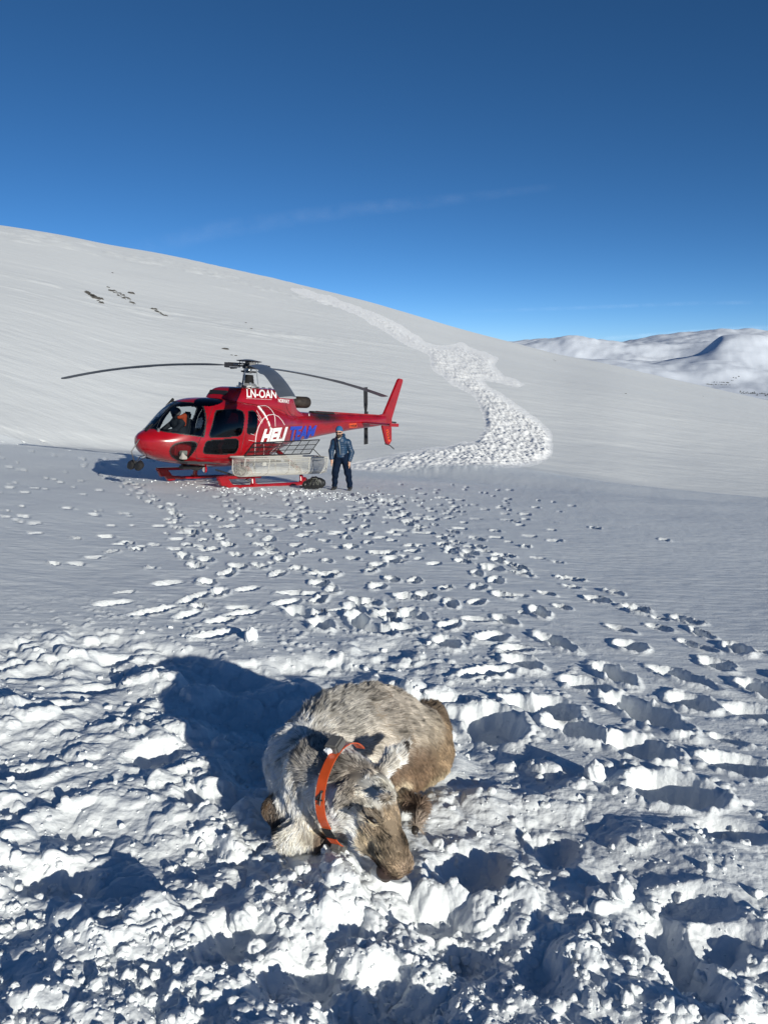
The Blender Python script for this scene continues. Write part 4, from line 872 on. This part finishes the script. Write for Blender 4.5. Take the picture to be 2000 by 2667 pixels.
# ---- duffel bag
g = ground_pt(820, 1273); bag = empty('duffel_bag', (g[0], g[1], plane(g[0], g[1])+.02)); tag(bag, 'black duffel bag lying in the snow by the boots of the standing man', 'bag')
M_bag = mat('black_nylon', (.012, .012, .013), .45, bump=(18, .02))
nets_obj('bag_body', [('c', (-.22, 0, .08), (.0, .02, .13), .10, .15), ('c', (.0, .02, .13), (.14, .02, .12), .15, .13), ('e', (.02, -.05, .22), (.12, .09, .05), None)], .05, .012, M_bag, bag, extra=lambda P: .006*np.sin(P[:, 0]*60+9*P[:, 2]))
mb = MB(); mb.tube([(-.1, -.14, .12), (-.04, -.15, .26), (.06, -.14, .27), (.12, -.14, .14)], .014, 6); mb.tube([(-.02, -.13, .1), (.04, -.14, .2), (.1, -.13, .1)], .010, 6); mb.build('handle', mat('grey_webbing', (.09, .095, .08), .7), bag)
mb = MB(); mb.tube([(-.36, -.02, .03), (-.25, -.1, .05), (-.15, -.12, .1)], .02, 6); mb.build('strap', M_bag, bag)
print('people', time.time()-T0)
# ------------------------------------------------------------------ reindeer curled up in the snow
def W(u_, v_, h): return ground_pt(u_, v_, h)
deer_o = W(960, 2000, 0); DO = np.array([deer_o[0], deer_o[1], plane(deer_o[0], deer_o[1])])
deer = empty('reindeer', tuple(DO)); tag(deer, 'pale grey brown reindeer lying curled in the snow, head lowered, orange collar on', 'reindeer')
def L(u_, v_, h): return W(u_, v_, h)-DO
C1 = lambda a, b, ra, rb, k=.05: ('c', L(*a), L(*b), ra, rb, k)
trunk = [C1((1072, 1925, .20), (985, 1915, .25), .158, .19, .08), C1((985, 1915, .25), (880, 1935, .25), .195, .19, .08), C1((880, 1935, .25), (805, 1990, .20), .185, .165, .08),
         C1((805, 1990, .20), (800, 2075, .13), .160, .115, .06), C1((1118, 1880, .19), (1112, 1960, .13), .095, .115, .05), C1((1092, 1975, .10), (1010, 2020, .09), .115, .10, .06),
         C1((870, 1830, .42), (960, 1818, .43), .035, .035, .09), C1((775, 2020, .12), (770, 2110, .08), .10, .07, .05)]
neck = [C1((835, 2010, .26), (905, 2060, .25), .135, .118, .06), C1((830, 2080, .15), (900, 2110, .15), .10, .09, .05)]
headp = [C1((925, 2040, .27), (965, 2075, .27), .092, .080, .04), C1((965, 2075, .27), (985, 2125, .22), .080, .070, .03), C1((985, 2125, .22), (1018, 2205, .13), .064, .052, .03), C1((1018, 2205, .13), (1042, 2245, .075), .050, .044, .03),
         C1((925, 2110, .20), (960, 2175, .13), .070, .048, .04), C1((960, 2175, .13), (1020, 2255, .055), .040, .034, .03), C1((958, 2124, .275), (985, 2134, .262), .020, .020, .018),
         C1((1003, 2075, .335), (1005, 2073, .34), .018, .018, .03)]
ears = [C1((1000, 2005, .33), (1030, 1970, .36), .028, .030, .02), C1((1030, 1970, .36), (1056, 1942, .37), .030, .010, .02), C1((915, 2040, .325), (898, 2070, .30), .024, .030, .02), C1((898, 2070, .30), (882, 2098, .27), .028, .010, .02)]
legs_ = [C1((765, 2060, .10), (714, 2108, .085), .055, .047, .03), C1((714, 2108, .085), (742, 2160, .04), .046, .036, .02), C1((742, 2160, .04), (790, 2150, .03), .034, .03, .02),
         C1((815, 2110, .12), (755, 2185, .045), .060, .036, .03), C1((790, 2182, .04), (852, 2190, .035), .038, .030, .02), C1((1060, 2085, .05), (1097, 2100, .05), .030, .024, .02), C1((1097, 2100, .05), (1085, 2150, .03), .022, .018, .02)]
allp = trunk+neck+headp+ears+legs_
ear_c = L(1030, 1970, .36)
V_, F_ = surface_nets(lambda P: union(P, allp, .05), np.min([np.minimum(p[1]-p[3], p[2]-p[4]) for p in allp], 0)-.03, np.max([np.maximum(p[1]+p[3], p[2]+p[4]) for p in allp], 0)+.03, .0085)
# colour map: blobs (position, radius, albedo)
WHT, GRY, BRN, DRK, CRM = (.64, .62, .58), (.36, .33, .285), (.19, .135, .085), (.045, .03, .022), (.56, .48, .36)
CB = [(L(900, 1860, .40), .20, GRY), (L(1000, 1840, .40), .20, (.30, .24, .18)), (L(1090, 1870, .33), .16, (.30, .25, .19)), (L(960, 1800, .42), .14, (.20, .155, .115)), (L(1080, 1815, .38), .13, (.20, .155, .115)), (L(860, 1800, .38), .10, (.15, .12, .10)), (L(1160, 1850, .25), .09, (.11, .08, .055)),
      (L(1150, 1960, .15), .14, BRN), (L(1070, 2000, .14), .14, (.15, .10, .065)), (L(1010, 1950, .33), .14, (.46, .40, .33)), (L(960, 1930, .40), .12, WHT), (L(870, 1900, .40), .12, (.50, .46, .41)), (L(1045, 2060, .06), .06, CRM), (L(1140, 2020, .05), .06, (.42, .34, .23)),
      (L(780, 1950, .30), .14, (.62, .60, .56)), (L(740, 2000, .2), .12, (.72, .70, .66)), (L(760, 2060, .18), .12, (.72, .69, .63)), (L(830, 1990, .34), .09, (.30, .27, .24)), (L(845, 2090, .24), .10, WHT), (L(820, 1930, .40), .09, (.20, .18, .165)), (L(780, 2130, .12), .08, (.66, .60, .50)), (L(850, 2140, .15), .07, (.56, .50, .42)),
      (L(710, 2100, .1), .065, (.13, .07, .03)), (L(735, 2150, .06), .06, (.07, .035, .018)), (L(690, 2085, .1), .04, (.05, .03, .02)), (L(750, 2190, .05), .06, (.62, .56, .44)), (L(850, 2195, .04), .035, (.16, .10, .06)), (L(800, 2160, .07), .04, (.5, .42, .30)),
      (L(900, 2000, .36), .07, (.22, .185, .15)), (L(960, 1990, .38), .06, (.30, .26, .22)), (L(980, 2040, .36), .07, WHT), (L(1020, 2020, .36), .05, (.58, .54, .46)), (L(940, 2060, .34), .05, (.40, .36, .31)), (L(960, 2090, .34), .05, (.50, .46, .40)), (L(1000, 2078, .35), .02, (.17, .13, .11)), (L(955, 2072, .33), .022, (.36, .32, .28)),
      (L(915, 2145, .25), .06, (.66, .61, .53)), (L(935, 2190, .20), .05, (.64, .58, .48)), (L(975, 2120, .29), .04, (.20, .155, .11)), (L(1010, 2110, .30), .05, (.27, .215, .155)), (L(1030, 2160, .22), .06, (.25, .19, .13)), (L(990, 2170, .20), .05, (.27, .21, .15)), (L(985, 2200, .14), .045, (.36, .29, .20)),
      (L(1055, 2200, .15), .04, (.13, .095, .065)), (L(1050, 2150, .24), .035, (.17, .13, .09)), (L(1030, 2225, .14), .04, (.24, .185, .13)), (L(1040, 2240, .10), .045, (.22, .165, .115)), (L(1010, 2258, .05), .035, (.05, .03, .022)), (L(1060, 2255, .08), .03, (.2, .15, .11)), (L(885, 2085, .29), .03, (.30, .27, .24)), (L(905, 2050, .33), .03, (.24, .21, .18)), (L(1056, 1945, .38), .02, DRK), (L(1025, 1975, .38), .04, (.50, .46, .40)),
      (L(975, 2150, .24), .02, CRM), (L(1090, 2100, .06), .05, (.13, .09, .065)), (L(1085, 2145, .04), .04, (.25, .2, .16))]
cp = np.array([c[0] for c in CB]); cr_ = np.array([c[1] for c in CB]); cc = np.array([c[2] for c in CB])
def fur_col(P):
    d = np.linalg.norm(P[:, None]-cp[None], axis=2)/cr_[None]; w_ = (np.exp(-(d*1.9)**2)+1e-6/(1+d**4))*(.1/cr_[None])**1.6; w_ /= w_.sum(1, keepdims=True); return w_@cc
# hair lay: away from the muzzle, over the neck, back to the rump and down
flowp = [(L(1040, 2245, .08), L(985, 2125, .24)), (L(985, 2125, .24), L(940, 2050, .3)), (L(940, 2050, .3), L(850, 2010, .3)), (L(850, 2010, .32), L(850, 1900, .38)), (L(850, 1900, .38), L(960, 1860, .40)), (L(960, 1860, .40), L(1080, 1880, .34)), (L(1080, 1880, .34), L(1150, 1960, .1)),
         (L(1000, 1950, .35), L(1070, 1990, .2)), (L(800, 1960, .3), L(740, 2060, .12)), (L(800, 2040, .2), L(740, 2190, .03)), (L(850, 2090, .2), L(800, 2200, .03)), (L(765, 2060, .12), L(714, 2108, .08)), (L(714, 2108, .1), L(742, 2160, .04)), (L(1000, 2005, .33), L(1056, 1942, .37)), (L(915, 2040, .32), L(882, 2098, .27)), (L(1110, 1975, .2), L(1120, 2040, .02))]
fm = np.array([(a+b)/2 for a, b in flowp]); fd = np.array([(b-a)/np.linalg.norm(b-a) for a, b in flowp])
def flow(P):
    d = np.linalg.norm(P[:, None]-fm[None], axis=2); w_ = 1/(d**4+1e-6); w_ /= w_.sum(1, keepdims=True); return w_@fd
bodyme = mesh_np('body', V_, F_)
colv = fur_col(V_)*.8; ca = bodyme.color_attributes.new('coat', 'FLOAT_COLOR', 'POINT'); ca.data.foreach_set('color', np.concatenate([colv, np.ones((len(V_), 1))], 1).astype(np.float32).ravel())
def coat_mat(name, hair):
    m = bpy.data.materials.new(name); m.use_nodes = True; n = m.node_tree; b = n.nodes['Principled BSDF']; b.inputs['Roughness'].default_value = .55 if hair else .8; b.inputs['Specular IOR Level'].default_value = .3
    at = n.nodes.new('ShaderNodeAttribute'); at.attribute_name = 'coat'; n.links.new(at.outputs['Color'], b.inputs['Base Color']); return m
M_coat = coat_mat('coat_skin', False); M_fur = coat_mat('coat_hair', True)
link('body', bodyme, M_coat, deer)
# fur strands
tri = np.concatenate([F_[:, [0, 1, 2]], F_[:, [0, 2, 3]]]); va, vb, vc = V_[tri[:, 0]], V_[tri[:, 1]], V_[tri[:, 2]]; nn_ = np.cross(vb-va, vc-va); ar = np.linalg.norm(nn_, axis=1); 
outw = nn_/(ar[:, None]+1e-12)
eps = .004; cen = (va+vb+vc)/3; dtest = union(cen+outw*eps, allp, .05); 
if np.mean(dtest < 0) > .5: outw = -outw
keep = cen[:, 2] > -.06; ar = ar*keep
NS = 130000; pick = rng.choice(len(tri), NS, p=ar/ar.sum()); r1, r2_ = rng.random(NS), rng.random(NS); fl = r1+r2_ > 1; r1[fl], r2_[fl] = 1-r1[fl], 1-r2_[fl]
Rt = va[pick]+(vb-va)[pick]*r1[:, None]+(vc-va)[pick]*r2_[:, None]; Nn = outw[pick]
headc = np.array([L(1000, 2150, .2), L(1040, 2240, .08), L(960, 2070, .3)]); dh = np.min(np.linalg.norm((Rt[:, None]-headc[None])/np.array([.11, .08, .11])[None, :, None], axis=2), 1)
faceness = 1-ss(.8, 1.3, dh)
ln = .036*(1-faceness)+.019*faceness
leg = 1-ss(.05, .09, np.linalg.norm(Rt-L(715, 2110, .08), axis=1)); ln = ln*(1-leg)+.010*leg
ruff = np.exp(-(np.linalg.norm(Rt-L(790, 2130, .1), axis=1)/.09)**2); ln = ln*(1+.9*ruff)
curl = np.exp(-(np.linalg.norm(Rt-L(985, 2035, .36), axis=1)/.075)**2); ln = np.maximum(ln, .026*curl)
rumpd = np.exp(-(np.linalg.norm(Rt-L(1120, 1960, .15), axis=1)/.17)**2); ln *= 1-.35*rumpd
fl_ = flow(Rt); fl_ -= Nn*np.sum(fl_*Nn, 1)[:, None]; fl_ /= np.linalg.norm(fl_, axis=1)[:, None]+1e-9
# clumps: neighbouring hairs share a bend
q = Rt*38; cl1 = np.stack([vn(q[:, 0]+q[:, 2]*.7, q[:, 1]-q[:, 2]*.5, 900+k) for k in range(3)], 1); q = Rt*95; cl2 = np.stack([vn(q[:, 0]+q[:, 2]*.7, q[:, 1]-q[:, 2]*.5, 910+k) for k in range(3)], 1)
amp = (.38+1.3*curl+.3*ruff)[:, None]*(1-.35*faceness*(1-curl))[:, None]
D0 = fl_+Nn*(.45-.02*faceness)[:, None]+cl1*amp+cl2*amp*.6+rng.normal(0, .07, (NS, 3)); D0 /= np.linalg.norm(D0, axis=1)[:, None]
D1 = fl_+Nn*(.08)+cl1*amp*1.1+cl2*amp*.7+np.array([0, 0, -.12]); D1 /= np.linalg.norm(D1, axis=1)[:, None]
ln = ln*rng.uniform(.7, 1.15, NS); K = 5; T = np.linspace(0, 1, K)[None, :, None]
Pp = Rt[:, None]+D0[:, None]*ln[:, None, None]*(T-.5*T*T)+D1[:, None]*ln[:, None, None]*(.5*T*T)-Nn[:, None]*.002
hc = bpy.data.hair_curves.new('fur'); hc.add_curves([K]*NS); hc.attributes['position'].data.foreach_set('vector', Pp.astype(np.float32).ravel())
ra = hc.attributes.get('radius') or hc.attributes.new('radius', 'FLOAT', 'POINT'); ra.data.foreach_set('value', (np.tile(np.array([.0008, .0008, .0007, .0005, .00015]), NS)).astype(np.float32))
nz = vn(Rt[:, 0]*15, Rt[:, 1]*15+Rt[:, 2]*13, 76)[:, None]*.22+vn(Rt[:, 0]*34, Rt[:, 1]*34+Rt[:, 2]*28, 77)[:, None]*.30+vn(Rt[:, 0]*90, Rt[:, 1]*90+Rt[:, 2]*80, 78)[:, None]*.28
dkp = ss(.1, .6, vn(Rt[:, 0]*26, Rt[:, 1]*60+Rt[:, 2]*30, 79)+.5*vn(Rt[:, 0]*80, Rt[:, 1]*120+Rt[:, 2]*70, 80))*ss(.22, .36, Rt[:, 2])*(1-faceness); nz = nz-.35*dkp[:, None]
hcol = fur_col(Rt)*(1+nz*(1+.7*faceness[:, None]))*rng.uniform(.78, 1.22, (NS, 1)); frost = (.55*(1-faceness)*(1-rumpd)*ss(-.1, .15, Rt[:, 2]-.1+(L(900, 1900, .3)[0]-Rt[:, 0])*.5))[:, None]; gl_ = hcol.mean(1, keepdims=True); hcol = hcol*(1-frost)+frost*(gl_*np.array([1.04, 1.0, .95])*1.12); hcol = np.clip(hcol*1.42, .008, .88)
at = hc.attributes.new('coat', 'FLOAT_COLOR', 'CURVE'); at.data.foreach_set('color', np.concatenate([hcol, np.ones((NS, 1))], 1).astype(np.float32).ravel())
hc.materials.append(M_fur); fo = bpy.data.objects.new('fur', hc); COL.objects.link(fo); fo.parent = deer; fo['kind'] = 'stuff'
# face details
M_eye = mat('eye_lid', (.012, .008, .007), .35); M_nose = mat('nose_leather', (.035, .018, .014), .6, bump=(90, .002)); M_hoof = mat('hoof', (.03, .024, .02), .5)
def on_skin(u_, v_, lift=.004):
    """first point of the coat seen from the picture point, lifted off the skin"""
    d = ray(u_, v_); o = EYE-DO; t = np.linspace(1.6, 4.2, 1300); P = o+d*t[:, None]; s_ = union(P, allp, .05); i = int(np.argmax(s_ < lift)); 
    return P[i] if s_[i] < lift else None
mb = MB(); P = [on_skin(a, b, .019) for a, b in [(961, 2128), (967, 2133), (975, 2139), (983, 2144)]]; mb.tube(P, [.002, .007, .0075, .002], 8); mb.build('eyelid', M_eye, deer)
mb = MB(); P = [on_skin(a, b, .020) for a, b in [(957, 2134), (964, 2142), (974, 2149), (986, 2150)]]; mb.tube(P, [.001, .003, .003, .001], 6); mb.build('eyelid_rim', mat('pale_lid', (.45, .36, .24), .8), deer)
nets_obj('nose', [('c', L(1002, 2268, .035), L(1034, 2270, .035), .028, .028), ('c', L(1000, 2268, .03), L(1004, 2280, .0), .022, .024)], .02, .006, M_nose, deer)
nets_obj('hoof', [('c', L(842, 2190, .04), L(866, 2182, .045), .024, .016), ('c', L(860, 2190, .03), L(872, 2196, .02), .014, .01)], .012, .006, M_hoof, deer)
nets_obj('hoof', [('c', L(735, 2150, .045), L(766, 2128, .05), .036, .033)], .012, .006, mat('dark_foot', (.025, .016, .012), .6), deer)
nets_obj('hoof', [('c', L(1088, 2140, .03), L(1080, 2165, .02), .018, .014)], .012, .006, M_hoof, deer)
# collar
M_col = mat('orange_collar', (.62, .085, .015), .35, coat=.4, var=(30, .8)); M_cblk = mat('collar_black', (.015, .015, .016), .5); M_box = mat('tracker_case', (.13, .125, .12), .5, var=(20, .8)); M_box2 = mat('tracker_face', (.24, .22, .19), .5)
Cc = L(925, 2078, .18); nrm = Vector((.86, -.46, .12)).normalized(); up_ = Vector((0, 0, 1)); ax2 = nrm.cross(up_).normalized(); ax1 = ax2.cross(nrm).normalized(); 
if ax2.y > 0: ax2 = -ax2
def ringpt(a, lift):
    d = np.array(ax1*math.cos(a)+ax2*math.sin(a)); t = np.linspace(.03, .26, 240); P = Cc+d*t[:, None]; s_ = union(P, trunk[3:5]+neck+headp[:2], .05); i = int(np.argmax(s_ > lift)); return P[i]
nrv = np.array(nrm)
def band(a0, a1, hwid, lift, m, name, n=40):
    V = []
    for i in range(n+1):
        a = a0+(a1-a0)*i/n; p = ringpt(a, lift); dd = p-Cc; dd /= np.linalg.norm(dd)
        for q_, e in ((-hwid, 0), (-hwid, .004), (hwid, .004), (hwid, 0)): V.append(p+nrv*q_+dd*e)
    F = [(i*4+k, i*4+(k+1) % 4, (i+1)*4+(k+1) % 4, (i+1)*4+k) for i in range(n) for k in range(4)]+[(3, 2, 1, 0), (n*4, n*4+1, n*4+2, n*4+3)]
    mb_ = MB(); mb_.add(V, F); return mb_.build(name, m, deer)
band(rad(-25), rad(92), .019, .030, M_col, 'collar_band'); band(rad(92), rad(108), .020, .034, M_cblk, 'collar_buckle'); band(rad(108), rad(128), .020, .036, M_col, 'collar_band')
p = ringpt(rad(16), .030); dd = Vector(p-Cc).normalized(); Rm = Matrix((nrm, dd.cross(nrm).normalized(), dd)).transposed()
mb = MB(); mb.box(Vector(p)+dd*.018-nrm*.012, (.058, .068, .042), Rm); mb.build('tracking_unit', M_box, deer, bevel=.008)
p2 = ringpt(rad(132), .034); dd2 = Vector(p2-Cc).normalized(); Rm2 = Matrix((nrm, dd2.cross(nrm).normalized(), dd2)).transposed()
mb = MB(); mb.box(Vector(p2)+dd2*.016, (.055, .08, .04), Rm2); mb.build('battery_unit', M_box, deer, bevel=.012)
nets_obj('snow_cap', [('e', np.array(Vector(p)+dd*.02-nrm*.03+Vector((-.005, -.035, -.008))), (.017, .012, .013), None)], .01, .003, M_clod, deer, extra=lambda P: .004*vn(P[:, 0]*120, P[:, 1]*120+P[:, 2]*80, 3))
nets_obj('snow_cap', [('e', np.array(Vector(p2)+dd2*.03), (.04, .03, .02), None)], .01, .005, M_clod, deer, extra=lambda P: .004*vn(P[:, 0]*90, P[:, 1]*90, 3))
# the 4 painted on the band
pa = ringpt(rad(62), .036); da = Vector(pa-Cc).normalized(); ta = da.cross(nrm).normalized()
if ta.z > 0: ta = -ta
mb = MB(); o4 = Vector(pa)+da*.002; e1, e2 = nrm, -ta
def s4(a, b): mb.tube([o4+e1*a[0]+e2*a[1], o4+e1*b[0]+e2*b[1]], .0032, 6)
s4((.012, .028), (-.013, -.004)); s4((-.013, -.004), (.014, -.004)); s4((.006, .028), (.006, -.022)); mb.build('collar_marking', M_cblk, deer)
print('deer', time.time()-T0)

# ------------------------------------------------------------------ loose snow clods
def ico(sub):
    bm = bmesh.new(); bmesh.ops.create_icosphere(bm, subdivisions=sub, radius=1); V = np.array([v_.co[:] for v_ in bm.verts]); F = np.array([[v_.index for v_ in f.verts] for f in bm.faces]); bm.free(); return V, F
I2, I3 = ico(2), ico(3)
def clod_mesh(V, seed, am=.28):
    n_ = vn(V[:, 0]*1.7+V[:, 2], V[:, 1]*1.7-V[:, 2]*.8, seed)*am+vn(V[:, 0]*4+V[:, 2]*2, V[:, 1]*4+V[:, 2], seed+5)*am*.35; return V*(1+n_[:, None])
VV, FF, nv = [], [], 0
variants = [(clod_mesh(I2[0], 500+k, .5), I2[1]) for k in range(14)]; var3 = [(clod_mesh(I3[0], 600+k, .45), I3[1]) for k in range(14)]
def put(px_, py_, s_, big=False):
    global nv
    V, F = random.choice(var3 if big else variants); a, b, c = random.uniform(0, 6.28), random.uniform(0, 6.28), random.uniform(.6, 1); ca, sa_ = math.cos(a), math.sin(a)
    Q = V*np.array([1, random.uniform(.7, 1), random.uniform(.55, .9)]); Q = np.stack([Q[:, 0]*ca-Q[:, 1]*sa_, Q[:, 0]*sa_+Q[:, 1]*ca, Q[:, 2]], 1)*s_
    VV.append(Q+np.array([px_, py_, surf(px_, py_)+s_*random.uniform(-.25, .3)])); FF.append(F+nv); nv += len(V)
tr2 = tr
def clear_of_deer(g_): return math.hypot(g_[0]-DO[0], (g_[1]-DO[1])) > .0 and union(np.array([[g_[0], g_[1], plane(g_[0], g_[1])+.06]])-DO, allp, .05)[0] > .035
TWa = np.array(TW)
cnt = 0
for _ in range(26000):
    uu, vv_ = random.uniform(-60, 2060), 1620+1080*random.random()**.8
    g_ = ground_pt(uu, vv_) if False else None
    # cheap ground point on the plane
    d = ray(uu, vv_); t = 1.6/(-(d[2]+.105*d[1])); gx, gy = d[0]*t, d[1]*t
    sdv = float(sd_poly(np.array([gx]), np.array([gy]), TW)[0])
    if sdv > .25: continue
    cv = vn(np.array([gx*3.]), np.array([gy*3.]), 61)[0]
    if random.random() > .25+.9*max(cv+.1, 0) or (sdv > 0 and random.random() < .6): continue
    if abs(gx-DO[0]) < .6 and abs(gy-DO[1]) < .7 and not clear_of_deer((gx, gy)): continue
    r_c = math.hypot(gx, gy); s_ = .0035+.019*random.random()**5
    s_ *= (.7+.3*min(r_c, 4)/2)
    put(gx, gy, s_, big=(s_ > .016 and r_c < 3)); cnt += 1
    if cnt > 3300: break
# crumbs round the landing gear and the boots
for (p, rx, n) in [((600, 1274), 1.0, 40), ((740, 1284), 1.6, 100), ((870, 1288), 1.2, 70), ((960, 1300), 1.3, 30), ((560, 1255), 1.5, 40)]:
    g_ = ground_pt(*p)
    for _ in range(n):
        put(g_[0]+random.gauss(0, rx*.6), g_[1]+random.gauss(0, rx*.4), random.uniform(.012, .02+.03*random.random()**2))
co = link('snow_clods', mesh_np('snow_clods', np.concatenate(VV), np.concatenate(FF)), M_clod); tag(co, 'loose crumbs and clods of kicked up snow', kind='stuff')
print('clods', cnt, time.time()-T0)
# single blocks one can point at
M_ch = M_clod
for k, ((uu, vv_), s_, lab) in enumerate([((657, 1672), .055, 'lone rounded snow block on the crust behind the shaded hollow'), ((1548, 2020), .05, 'upright cone of snow standing right of the reindeer rump'),
                                 ((1617, 2312), .05, 'snow block near the lower right hollow, below the reindeer level'), ((632, 2373), .055, 'chunky snow ball left below the reindeer muzzle'), ((662, 2432), .04, 'smaller snow ball just under the chunky one beside a dark hollow')]):
    g_ = ground_pt(uu, vv_); V = clod_mesh(ico(4)[0], 700+k*9, .3); V = V*s_*np.array([.8, .8, 1.1 if k < 2 else .85]); F = ico(4)[1]
    o = link('snow_block', mesh_np('snow_block', V, F), M_clod); o.location = (g_[0], g_[1], surf(g_[0], g_[1])+s_*.55); tag(o, lab, 'snow block', 'snow blocks lying round the reindeer')

# ------------------------------------------------------------------ rocks on the hillside
M_rock = mat('hill_rock', (.085, .08, .075), .9, var=(1.2, .5), bump=(3, .1))
def hill_pt(u_, v_):
    d = ray(u_, v_); t = 25.0
    while t < 500:
        P = EYE+d*t
        if P[2] < surf(P[0], P[1]): return P
        t += .5
    return None
def outcrop(label, spots):
    pts = [(hill_pt(a, b), s_) for a, b, s_ in spots]; pts = [(p, s_) for p, s_ in pts if p is not None]
    c = np.mean([p for p, s_ in pts], 0); c[2] = surf(c[0], c[1]); r = empty('rock_outcrop', tuple(c)); tag(r, label, 'rock outcrop', 'rocks breaking through the hillside snow')
    for p, s_ in pts:
        s_ = s_*.34; V = clod_mesh(I2[0], random.randrange(9999), .6)*np.array([s_*1.7, s_, s_*.7]); V[:, 2] += -.1*s_
        a = random.uniform(-.5, .5); ca, sa_ = math.cos(a), math.sin(a); V = np.stack([V[:, 0]*ca-V[:, 1]*sa_, V[:, 0]*sa_+V[:, 1]*ca, V[:, 2]], 1)
        link('rock', mesh_np('rock', V+np.array([p[0], p[1], surf(p[0], p[1])])-c, I2[1]), M_rock, r, smooth=False)
R_ = random.uniform
outcrop('broken cluster of dark rocks and snow at the upper left of the hillside', [(226+R_(-1, 1)*k/2+k*2.6, 760+k*1.9+R_(-4, 3), R_(.25, .62)) for k in np.arange(0, 16, .6)])
outcrop('line of dark rocks just right of the broken cluster on the upper hillside', [(280+k*5, 752+k*2.6+R_(-4, 4), R_(.2, .6)) for k in np.arange(0, 15, .6)]+[(342, 765, .8)])
outcrop('thin slanting streak of rocks lower right of the rock line', [(394+k*3.6, 804+k*1.9+R_(-1, 1), R_(.2, .45)) for k in range(12)])
outcrop('small round rock with snow drift above the rotor hub', [(587, 911, .55), (604, 926, .2), (614, 929, .25)])
outcrop('pair of tiny rocks high on the slope above the rotor', [(293, 711, .3), (348, 793, .2), (640, 842, .2), (655, 857, .25)])
outcrop('tiny dark rocks on the right flank near the far mountains', [(1441, 938, .35), (1446, 940, .3), (1830, 1032, .25), (1628, 1026, .2), (1785, 791+192, .25)])
# high thin vapour streak in the sky
def streak(name, label, pts, wid, alpha, dist):
    m = bpy.data.materials.new(name); m.use_nodes = True; n = m.node_tree; n.nodes.clear(); o_ = n.nodes.new('ShaderNodeOutputMaterial'); t = n.nodes.new('ShaderNodeBsdfTransparent'); d = n.nodes.new('ShaderNodeBsdfTranslucent'); d.inputs[0].default_value = (.9, .9, .9, 1)
    df = n.nodes.new('ShaderNodeBsdfDiffuse'); df.inputs[0].default_value = (.95, .95, .95, 1); ad = n.nodes.new('ShaderNodeAddShader'); n.links.new(df.outputs[0], ad.inputs[0]); n.links.new(d.outputs[0], ad.inputs[1])
    ms = n.nodes.new('ShaderNodeMixShader'); at_ = n.nodes.new('ShaderNodeAttribute'); at_.attribute_name = 'thick'; tc = n.nodes.new('ShaderNodeTexCoord'); no = n.nodes.new('ShaderNodeTexNoise'); no.inputs['Scale'].default_value = .0022; no.inputs['Detail'].default_value = 8
    n.links.new(tc.outputs['Object'], no.inputs['Vector']); mu = n.nodes.new('ShaderNodeMath'); mu.operation = 'MULTIPLY'; mr = n.nodes.new('ShaderNodeMapRange'); mr.inputs[1].default_value = .3; mr.inputs[2].default_value = .7; mr.inputs[4].default_value = alpha
    n.links.new(no.outputs[0], mr.inputs[0]); n.links.new(mr.outputs[0], mu.inputs[0]); n.links.new(at_.outputs['Fac'], mu.inputs[1]); n.links.new(mu.outputs[0], ms.inputs[0]); n.links.new(t.outputs[0], ms.inputs[1]); n.links.new(ad.outputs[0], ms.inputs[2]); n.links.new(ms.outputs[0], o_.inputs[0])
    V, A_t = [], []
    for i in range(41):
        q_ = i/40*(len(pts)-1); k = min(int(q_), len(pts)-2); f_ = q_-k; uu = pts[k][0]*(1-f_)+pts[k+1][0]*f_; vv_ = pts[k][1]*(1-f_)+pts[k+1][1]*f_; ww = wid[0]*(1-i/40)+wid[1]*i/40
        for j in range(7):
            s_ = (j/6-.5)*2; V.append(EYE+ray(uu, vv_+s_*ww)*dist/ray(uu, vv_)[1]); A_t.append(max(0, 1-s_*s_)**1.5*math.sin(math.pi*min(1, max(0, (i+.5)/41)))**.6)
    me_ = mesh_np(name, V, grid_faces(41, 7, False)); a_ = me_.attributes.new('thick', 'FLOAT', 'POINT'); a_.data.foreach_set('value', np.array(A_t, np.float32)); o = link(name, me_, m); tag(o, label, kind='stuff')
streak('vapour_trail', 'faint dispersed vapour trail slanting up over the ridge', [(330, 660), (560, 600), (900, 548), (1200, 517), (1450, 485)], (36, 12), .026, 20000)
streak('cloud_bank', 'thin grey cloud bank low over the far mountains', [(1480, 888), (1700, 873), (1850, 862), (2100, 850), (2300, 846)], (6, 13), .09, 22000)
streak('high_cloud', 'second faint cloud streak near the horizon', [(1200, 812), (1500, 802), (1800, 790), (2100, 786)], (6, 7), .03, 21000)
print('done', time.time()-T0)
